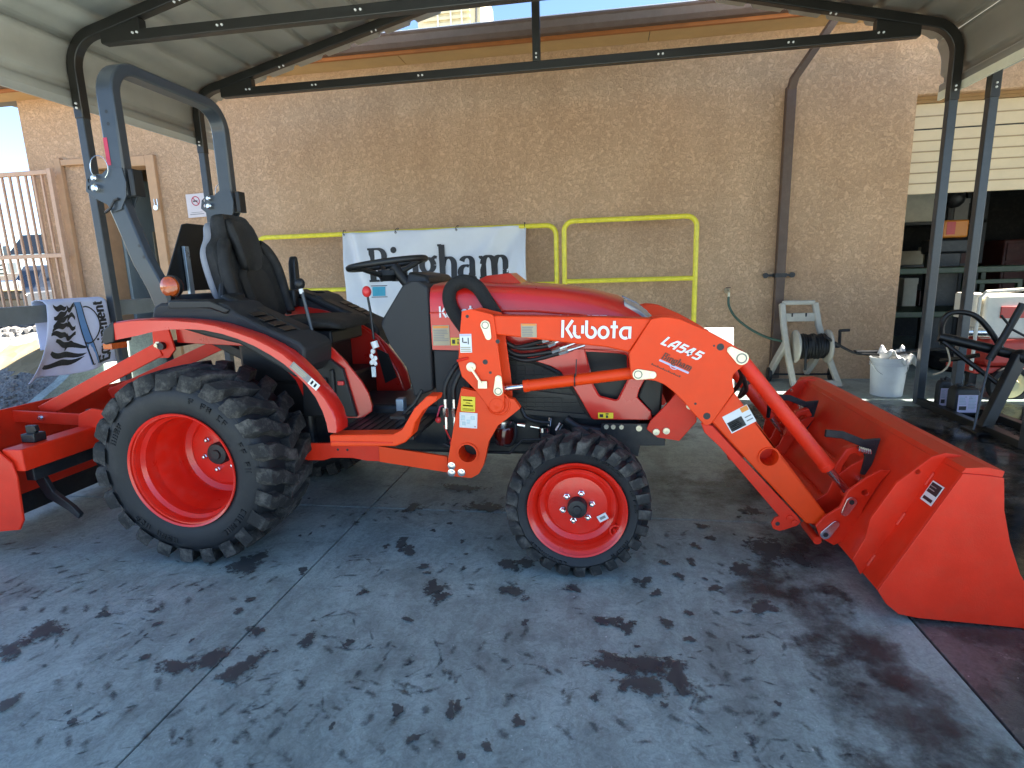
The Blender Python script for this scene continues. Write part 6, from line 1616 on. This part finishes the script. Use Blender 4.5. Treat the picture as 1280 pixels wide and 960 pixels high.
tl = thing('white_trailer', 'tall white box trailer parked behind the pickup truck', 'trailer', (-15.6, 18.6, +.70))
MB().box((-17.4, 17.5, 1.1), (-14.6, 24, 4.1)).build('box_body', 'truck_white', tl, bevel=.06, smooth=0)
MB().box((-17.0, 17.46, 2.3), (-15.1, 17.497, 3.4)).build('front_window', 'window', tl, bevel=.02, smooth=0)
MB().box((-14.598, 18.4, 2.4), (-14.56, 20.5, 3.2)).build('side_window', 'window', tl, bevel=.01, smooth=0)
for k in range(3): MB().box((-17.35, 17.45, 1.4 + k * .22), (-14.65, 17.498, 1.48 + k * .22)).build('trim_strip', 'st_grey', tl, smooth=0)
for x in (-17.1, -14.9):
    for y in (19, 22.5): MB().lathe([(.001, 0), (.36, .0), (.38, .04), (.38, .2), (.001, .22)], (x - .1, y, 1.08), axis='X', n=20).build('wheel', 'rubber', tl)
yb = thing('yellow_pallet_stack', 'low yellowish stack of boards on the dirt beyond the gate', 'boards', (-12.6, 15, +.70))
for k in range(4): MB().box((-13.4, 14.6 + .03 * k, +.70 + k * .16), (-11.7, 15.8, +.82 + k * .16)).build('board', 'cream_wheel', yb, bevel=.01, smooth=0)
fw_ = MB().box((-70, 40, +.70), (-7.2, 40.3, 2.3)).build('far_wall', 'fence_far', smooth=0); tag(fw_, 'long low block wall far beyond the parked truck', 'wall')

# ------------------------------------------------------------------ wall tap, hose, hose reel
tp = thing('wall_tap', 'small brass wall tap above the green hose', 'tap', (1.29, 6.38, .95))
MB().lathe([(.001, -.02), (.03, -.02), (.032, 0), (.001, 0)], (1.29, 6.398, .955), n=14).build('flange', 'st_tan', tp)
sp_ = MB().tube([(1.29, 6.38, .955), (1.29, 6.34, .955), (1.29, 6.31, .93), (1.29, 6.305, .89)], .013, 10); sp_.build('spout', 'zinc', tp)
MB().lathe([(.001, -.004), (.025, -.004), (.025, .004), (.001, .004)], (1.29, 6.34, .985), axis='Z', n=10).build('handle', 'dull_red', tp)
hz = MB().tube(spline([(1.29, 6.305, .895), (1.295, 6.29, .80), (1.36, 6.26, .68), (1.50, 6.22, .56), (1.66, 6.16, .475), (1.80, 6.10, .44)], 6), .0125, 10).build('garden_hose', 'greenhose')
tag(hz, 'green garden hose running from the wall tap to the hose reel', 'hose')
rl_ = thing('hose_reel', 'pale plastic hose reel cart standing by the downspout', 'hose reel', (2.03, 6.05, 0))
y0, y1 = 5.93, 6.20
leftp = [(1.745, .80), (1.765, .60), (1.80, .44), (1.82, .20), (1.865, .0)]
for (xt, xb) in ((1.775, 1.865), (2.085, 2.285)):
    MB().sweep([(xt, 6.14, .825), (xt + (xb - xt) * .18, 6.10, .60), (xt + (xb - xt) * .55, 6.02, .32), (xb, 5.90, .012)], .055, .06, side=(1, 0, .12)).build('side_frame', 'reel', rl_, bevel=.012, smooth=30)
    MB().sweep([(xt + (xb - xt) * .35, 6.05, .42), (xt + (xb - xt) * .55 - .06, 6.20, .22), (xt + (xb - xt) * .4 - .08, 6.26, .09)], .05, .09, side=(1, 0, 0)).build('rear_leg', 'reel', rl_, bevel=.012, smooth=30)
MB().box((1.775, 6.115, .805), (2.085, 6.165, .850)).build('top_handle', 'reel', rl_, bevel=.012)
MB().box((1.79, 6.10, .64), (2.09, 6.13, .725)).build('hose_guide', 'reel', rl_, bevel=.006)
for x in (1.86, 1.99): MB().box((x, 6.09, .69), (x + .012, 6.0995, .725)).build('guide_slot', 'iron', rl_)
MB().box((1.87, 5.885, .012), (2.28, 5.945, .075)).build('front_foot', 'reel', rl_, bevel=.01)
for x in (1.875, 2.175): 
    MB().lathe([(.001, 0), (.15, 0), (.165, .008), (.165, .022), (.15, .03), (.001, .03)], (x, 6.02, .40), axis='X', n=32).build('drum_flange', 'reel', rl_, bevel=.003)
dr = MB()
for k in range(11):
    x = 1.915 + k * .0235
    for r in (.112,):
        dr.tube([(x + .004 * math.sin(a * 2 + k), 6.02 + (r + .006 * math.sin(a * 3 + k * 1.7)) * math.cos(a), .40 + (r + .006 * math.sin(a * 3 + k * 1.7)) * math.sin(a)) for a in [2 * math.pi * i / 24 for i in range(24)]], .0135, 8, closed=True)
dr.lathe([(.10, 0), (.10, .27)], (1.905, 6.02, .40), axis='X', n=24)
dr.tube([(1.95, 5.90, .40), (1.95, 5.885, .30), (1.955, 5.89, .18)], .012, 8)
dr.build('wound_hose', 'hose', rl_)
for x in (1.72, 2.33): MB().lathe([(.001, -.02), (.055, -.02), (.075, -.014), (.075, .014), (.055, .02), (.001, .02)], (x, 6.25, .075), axis='X', n=24).build('wheel', 'iron', rl_, bevel=.004)
MB().cyl((1.72, 6.25, .075), (2.33, 6.25, .075), .01).build('axle', 'iron', rl_)
cr = MB().cyl((2.205, 6.02, .40), (2.30, 6.02, .40), .018); cr.bar((2.30, 6.02, .40), (2.285, 6.0, .56), .02, .03); cr.cyl((2.28, 6.0, .555), (2.37, 5.99, .56), .014); cr.build('crank', 'iron', rl_)
h2 = MB().tube(spline([(2.14, 5.93, .50), (2.22, 5.86, .44), (2.34, 5.76, .37), (2.48, 5.66, .365), (2.62, 5.56, .39), (2.80, 5.50, .43), (3.02, 5.48, .44)], 6), .0125, 10).build('black_hose', 'hose')
tag(h2, 'black hose reaching from the reel across the white pail', 'hose')

# ------------------------------------------------------------------ pail, rags, jugs
pa = thing('white_pail', 'white plastic pail holding rags beside the carport post', 'pail', (2.60, 5.62, 0))
MB().lathe([(.001, .004), (.122, .004), (.128, .0), (.148, .33), (.156, .332), (.156, .352), (.150, .352), (.146, .335), (.126, .012), (.001, .012)], (2.58, 5.62, 0), axis='Z', n=36).build('shell', 'pail', pa)
for z in (.28, .30): MB().lathe([(.1455 + (z - .28) * .05, -.004), (.153, -.004), (.153, .004), (.1455 + (z - .28) * .05, .004)], (2.58, 5.62, z), axis='Z', n=36, closed=True).build('rim_band', 'pail', pa)
MB().tube([(2.58 + .158 * math.cos(a), 5.62 - .13 * math.sin(a) * .6 - .05 * math.sin(a), .32 - .14 * math.sin(a)) for a in [math.pi * k / 14 for k in range(15)]], .003, 6).build('bail', 'chrome', pa)
rg = MB().grid(lambda u, v: (2.50 + .24 * u, 5.54 + .16 * v - .10 * (1 - v) ** 3, .375 + .05 * math.sin(u * 9) * math.sin(v * 7 + 1) + .03 * math.sin(u * 17 + v * 5) - .20 * max(0, (u - .55)) * (1 - v)), 20, 14)
o = rg.build('white_rag', 'pail', smooth=180, fix=False); md = o.modifiers.new('solid', 'SOLIDIFY'); md.thickness = .004
tag(o, 'crumpled white rag lying over the pail rim', 'rag')
bd = MB().box((2.34, 5.72, .362), (2.66, 5.80, .392)).build('dark_board', 'iron', bevel=.004, smooth=0); tag(bd, 'short dark board lying across the back of the pail', 'board')
def jug(x, y, h, w, lab, rot=0):
    t = thing('black_jug', lab, 'jug', (x, y, 0), 'black fluid jugs by the carport base rail')
    d = w * .72
    b = MB().loft([[(x - w / 2 * k, y - d / 2 * k, z), (x + w / 2 * k, y - d / 2 * k, z), (x + w / 2 * k, y + d / 2 * k, z), (x - w / 2 * k, y + d / 2 * k, z)] for z, k in ((.004, .95), (.02, 1), (h * .78, 1), (h * .90, .86), (h * .94, .55))]).build('body', 'black', t, bevel=.012, smooth=40)
    MB().cyl((x - w * .22, y, h * .90), (x - w * .22, y, h), w * .13, 14).build('cap', 'iron', t)
    MB().sweep([(x - .0, y, h * .88), (x + w * .12, y, h * 1.0), (x + w * .36, y, h * .96), (x + w * .40, y, h * .82)], .03, .02, side=(0, 1, 0)).build('handle', 'black', t, bevel=.005)
    rnd = random.Random(6)
    sticker('jug_label', b, (x - w * .40, y - d / 2 - .001, h * .14), (1, 0, 0), (0, 0, 1), w * .80, h * .56, textlines('blue_metal', .06, .46, .45, .95, 6, rnd) + textlines('blue_metal', .54, .96, .2, .95, 9, rnd) + [('ink', .08, .46, .14, .36)], base='lav')
jug(2.79, 4.86, .25, .17, 'squat black jug with a wide printed label near the base rail')
jug(2.755, 5.06, .26, .10, 'narrow black jug with a slim label beside the carport post')

# ------------------------------------------------------------------ black tube implement
im = thing('tube_implement', 'black tubular implement frame standing on the wet floor past the jugs', 'implement', (2.95, 4.5, 0))
def tb_(name, pts, r, n=12): return MB().tube(pts, r, n).build(name, 'soot', im, smooth=50)
tb_('main_tube', [(2.44, 4.62, .655), (2.80, 4.50, .555), (3.15, 4.42, .46), (3.6, 4.36, .36)], .036)
tb_('hoop_tube', spline([(2.47, 4.62, .60), (2.44, 4.60, .74), (2.48, 4.58, .83), (2.60, 4.54, .82), (2.70, 4.52, .72), (2.80, 4.50, .56)], 5), .019)
tb_('upright', [(2.70, 4.47, .50), (2.76, 4.45, .66), (2.84, 4.43, .90)], .024)
tb_('brace', [(2.46, 4.60, .62), (2.62, 4.50, .46), (2.76, 4.42, .33)], .017)
tb_('strut', [(2.72, 4.44, .82), (2.80, 4.43, .72), (2.90, 4.42, .66)], .008)
tb_('cross_tube', [(2.66, 4.52, .53), (2.60, 4.66, .48), (2.56, 4.78, .45)], .016)
MB().bar((2.86, 4.42, .54), (2.66, 4.36, .03), .05, .09).build('leg', 'soot', im, bevel=.006, smooth=0)
MB().bar((3.50, 4.36, .40), (3.55, 4.36, .02), .05, .09).build('leg', 'soot', im, bevel=.006, smooth=0)
MB().box((2.56, 4.26, .0), (2.80, 4.46, .022)).build('foot_plate', 'soot', im, bevel=.004, smooth=0)
MB().sphere((2.87, 4.43, .53), .055, 12).build('joint_boss', 'soot', im)
MB().tube([(2.69, 4.44, .52), (2.63, 4.38, .28), (2.585, 4.34, .024)], .008, 8).build('grey_rod', 'rops', im)
MB().tube(spline([(2.48, 4.58, .58), (2.50, 4.56, .48), (2.46, 4.55, .41), (2.40, 4.56, .38)], 5), .007, 8).build('loose_cable', 'st_tan', im)

# ------------------------------------------------------------------ small machine in the sunlit strip
gn = thing('red_machine', 'small red and cream engine machine standing in the sunlit strip', 'machine', (3.5, 5.6, 0))
MB().box((3.24, 5.50, .52), (3.60, 5.86, .90)).build('cabinet', 'machine_cream', gn, bevel=.02, smooth=0)
MB().box((3.36, 5.488, .70), (3.58, 5.499, .80)).build('red_badge', 'machine_red', gn, bevel=.003)
MB().box((3.28, 5.46, .28), (3.98, 5.88, .52)).build('tank', 'machine_red', gn, bevel=.04)
MB().box((3.20, 5.47, .22), (4.02, 5.90, .275)).build('base_frame', 'machine_red', gn, bevel=.01)
MB().tube([(3.18, 5.48, .25), (3.18, 5.48, .88), (3.22, 5.48, .93), (3.62, 5.48, .95), (3.66, 5.48, .90), (3.66, 5.48, .52)], .014, 10).build('roll_frame', 'machine_cream', gn)
MB().box((3.10, 5.52, .70), (3.22, 5.70, .92)).build('air_cleaner', 'machine_cream', gn, bevel=.015)
MB().cyl((3.12, 5.55, .58), (3.30, 5.50, .58), .05, 16).build('muffler', 'chrome', gn)
MB().lathe([(.001, 0), (.06, 0), (.07, .03), (.07, .10), (.06, .13), (.001, .13)], (3.70, 5.60, .80), axis='Z', n=18).build('red_cap', 'dull_red', gn)
MB().box((3.62, 5.50, .53), (3.86, 5.80, .80)).build('engine', 'iron', gn, bevel=.02)
for x in (3.48, 4.0):
    wl = MB().lathe([(.001, -.03), (.05, -.03), (.06, -.01), (.11, -.012), (.12, .0), (.12, .05), (.11, .06), (.001, .06)], (x, 5.44, .125), n=28).build('wheel', 'cream_wheel', gn)
    MB().lathe([(.12, -.01), (.16, -.012), (.165, .0), (.165, .05), (.16, .06), (.12, .06)], (x, 5.44, .165 - .04), n=28).build('tyre', 'rubber', wl)
MB().box((3.22, 5.56, .0), (3.28, 5.62, .22)).build('leg', 'iron', gn)
# placard board seen past the loader knee
pc = thing('placard_board', 'white standing placard board in the sun behind the loader knee', 'placard', (1.04, 5.55, 0))
LM = Matrix.Translation((0, 5.50, 0)) @ Matrix.Rotation(math.radians(-13), 4, 'X')
MB().box((.84, 0, .02), (1.215, .02, .655), LM).build('board', 'st_white', pc, bevel=.02, smooth=0)
for x in (.88, 1.16): MB().bar((x, 5.665, .60), (x, 5.80, .0), .02, .02).build('prop_leg', 'reel', pc)
MB().box((.86, 5.49, .0), (1.20, 5.54, .02)).build('foot', 'reel', pc)

# ------------------------------------------------------------------ things inside the workshop
cart = thing('green_cart', 'dull green utility cart frame inside the dark workshop', 'cart', (3.9, 7.6, 0))
for z in (1.05, .55): MB().box((3.10, 7.3, z), (4.75, 8.2, z + .07)).build('deck', 'dull_green', cart, bevel=.01, smooth=0)
for x in (3.12, 4.70):
    for y in (7.32, 8.14): MB().box((x, y, .0), (x + .06, y + .06, 1.06)).build('leg', 'dull_green', cart, bevel=.006, smooth=0)
MB().sweep([(4.05, 7.29, .60), (4.05, 7.29, .95), (4.6, 7.29, .95), (4.6, 7.29, .60)], .05, .05, side=(0, 1, 0)).build('guard', 'dull_green', cart, bevel=.006)
st_ = thing('seat_unit', 'black padded seat parked against the workshop side wall', 'seat', (3.25, 8.6, 0))
MB().box((2.95, 8.45, .0), (3.75, 9.05, .7)).build('pedestal', 'iron', st_, bevel=.03); MB().box((2.92, 8.4, .7), (3.8, 9.1, .9)).build('cushion', 'fabric', st_, bevel=.06, seg=3); MB().box((2.95, 8.85, .9), (3.78, 9.05, 1.72)).build('backrest', 'fabric', st_, bevel=.08, seg=3)
lp = thing('work_light', 'hanging workshop machine with orange lamp above the green cart', 'machine', (4.45, 8.5, 0))
MB().box((4.30, 8.4, .0), (4.6, 8.7, 1.30)).build('column', 'iron', lp, bevel=.02); MB().box((4.32, 8.36, 1.48), (4.62, 8.62, 1.70)).build('lamp_box', 'st_orange', lp, bevel=.02); MB().box((4.36, 8.355, 1.52), (4.46, 8.3595, 1.68)).build('lamp_face', 'red_knob', lp)
MB().box((4.25, 8.34, 1.28), (4.70, 8.72, 1.47)).build('motor', 'iron', lp, bevel=.03); MB().tube([(4.45, 8.5, 1.70), (4.45, 8.5, 2.0), (4.25, 8.4, 2.5), (4.2, 8.4, 3.3)], .05, 10).build('boom', 'iron', lp); MB().sphere((4.45, 8.45, 1.98), .13, 12).build('motor_head', 'iron', lp)
cb_ = thing('red_cabinet', 'dark red tool cabinet against the workshop back', 'cabinet', (6.1, 9.4, 0))
MB().box((5.5, 9.1, .02), (6.7, 9.7, 1.45)).build('case', 'dull_red', cb_, bevel=.02)
for k in range(5): 
    d_ = MB().box((5.53, 9.08, .08 + k * .27), (6.67, 9.099, .32 + k * .27)).build('drawer', 'dull_red', cb_, bevel=.006); MB().box((5.8, 9.06, .26 + k * .27), (6.4, 9.079, .28 + k * .27)).build('handle', 'chrome', d_)
cv = thing('covered_machine', 'large dark covered machine filling the back of the workshop', 'machine', (6.0, 10.6, 0))
MB().grid(lambda u, v: (4.6 + 4.2 * u, 10.1 + .5 * v + .06 * math.sin(u * 23), .0 + (2.35 - .5 * (2 * u - 1) ** 4 - .08 * math.sin(u * 14)) * v ** .7), 30, 10).build('cover', 'fabric', cv, smooth=180, fix=False)
ty_ = thing('spare_tyre', 'dark spare tyre lying on the workshop floor by the cart', 'tyre', (4.9, 7.0, 0))
MB().lathe([(.16, .02), (.20, .0), (.33, .0), (.37, .04), (.37, .16), (.33, .20), (.20, .20), (.16, .18)], (4.0, 6.98, .0), axis='Z', n=32, closed=True).build('casing', 'rubber', ty_)

rk = thing('storage_rack', 'dim steel storage rack along the workshop side', 'rack', (4.2, 9.4, 0))
for x in (3.05, 5.25):
    for y in (9.2, 9.62): MB().box((x, y, 0), (x + .05, y + .05, 2.3)).build('upright', 'iron', rk, smooth=0)
for z in (.5, 1.1, 1.7, 2.25): MB().box((3.05, 9.2, z), (5.30, 9.67, z + .04)).build('shelf', 'iron', rk, smooth=0)
rnd = random.Random(21)
for z in (.541, 1.141, 1.741):
    x = 3.15
    while x < 5.0:
        w_, h_ = rnd.uniform(.18, .4), rnd.uniform(.16, .42)
        c_ = rnd.choice(['st_tan', 'dull_red', 'st_grey', 'machine_cream', 'bluegrey', 'iron'])
        cw_ = {'st_tan': 'tan', 'dull_red': 'dark red', 'st_grey': 'grey', 'machine_cream': 'cream', 'bluegrey': 'blue grey', 'iron': 'black'}[c_]
        sw_ = 'lower' if z < 1 else 'middle' if z < 1.5 else 'upper'
        bx_ = thing('storage_box', '%s storage box on the %s shelf of the workshop rack' % (cw_, sw_), 'box', (x, 9.4, z), 'boxes on the workshop rack')
        MB().box((x, 9.24, z), (x + w_, 9.58, z + h_)).build('carton', c_, bx_, bevel=.008, smooth=0)
        MB().box((x - .004, 9.235, z + h_ * .8), (x + w_ + .004, 9.585, z + h_ + .006)).build('lid', c_, bx_, bevel=.004, smooth=0)
        x += w_ + rnd.uniform(.03, .15)
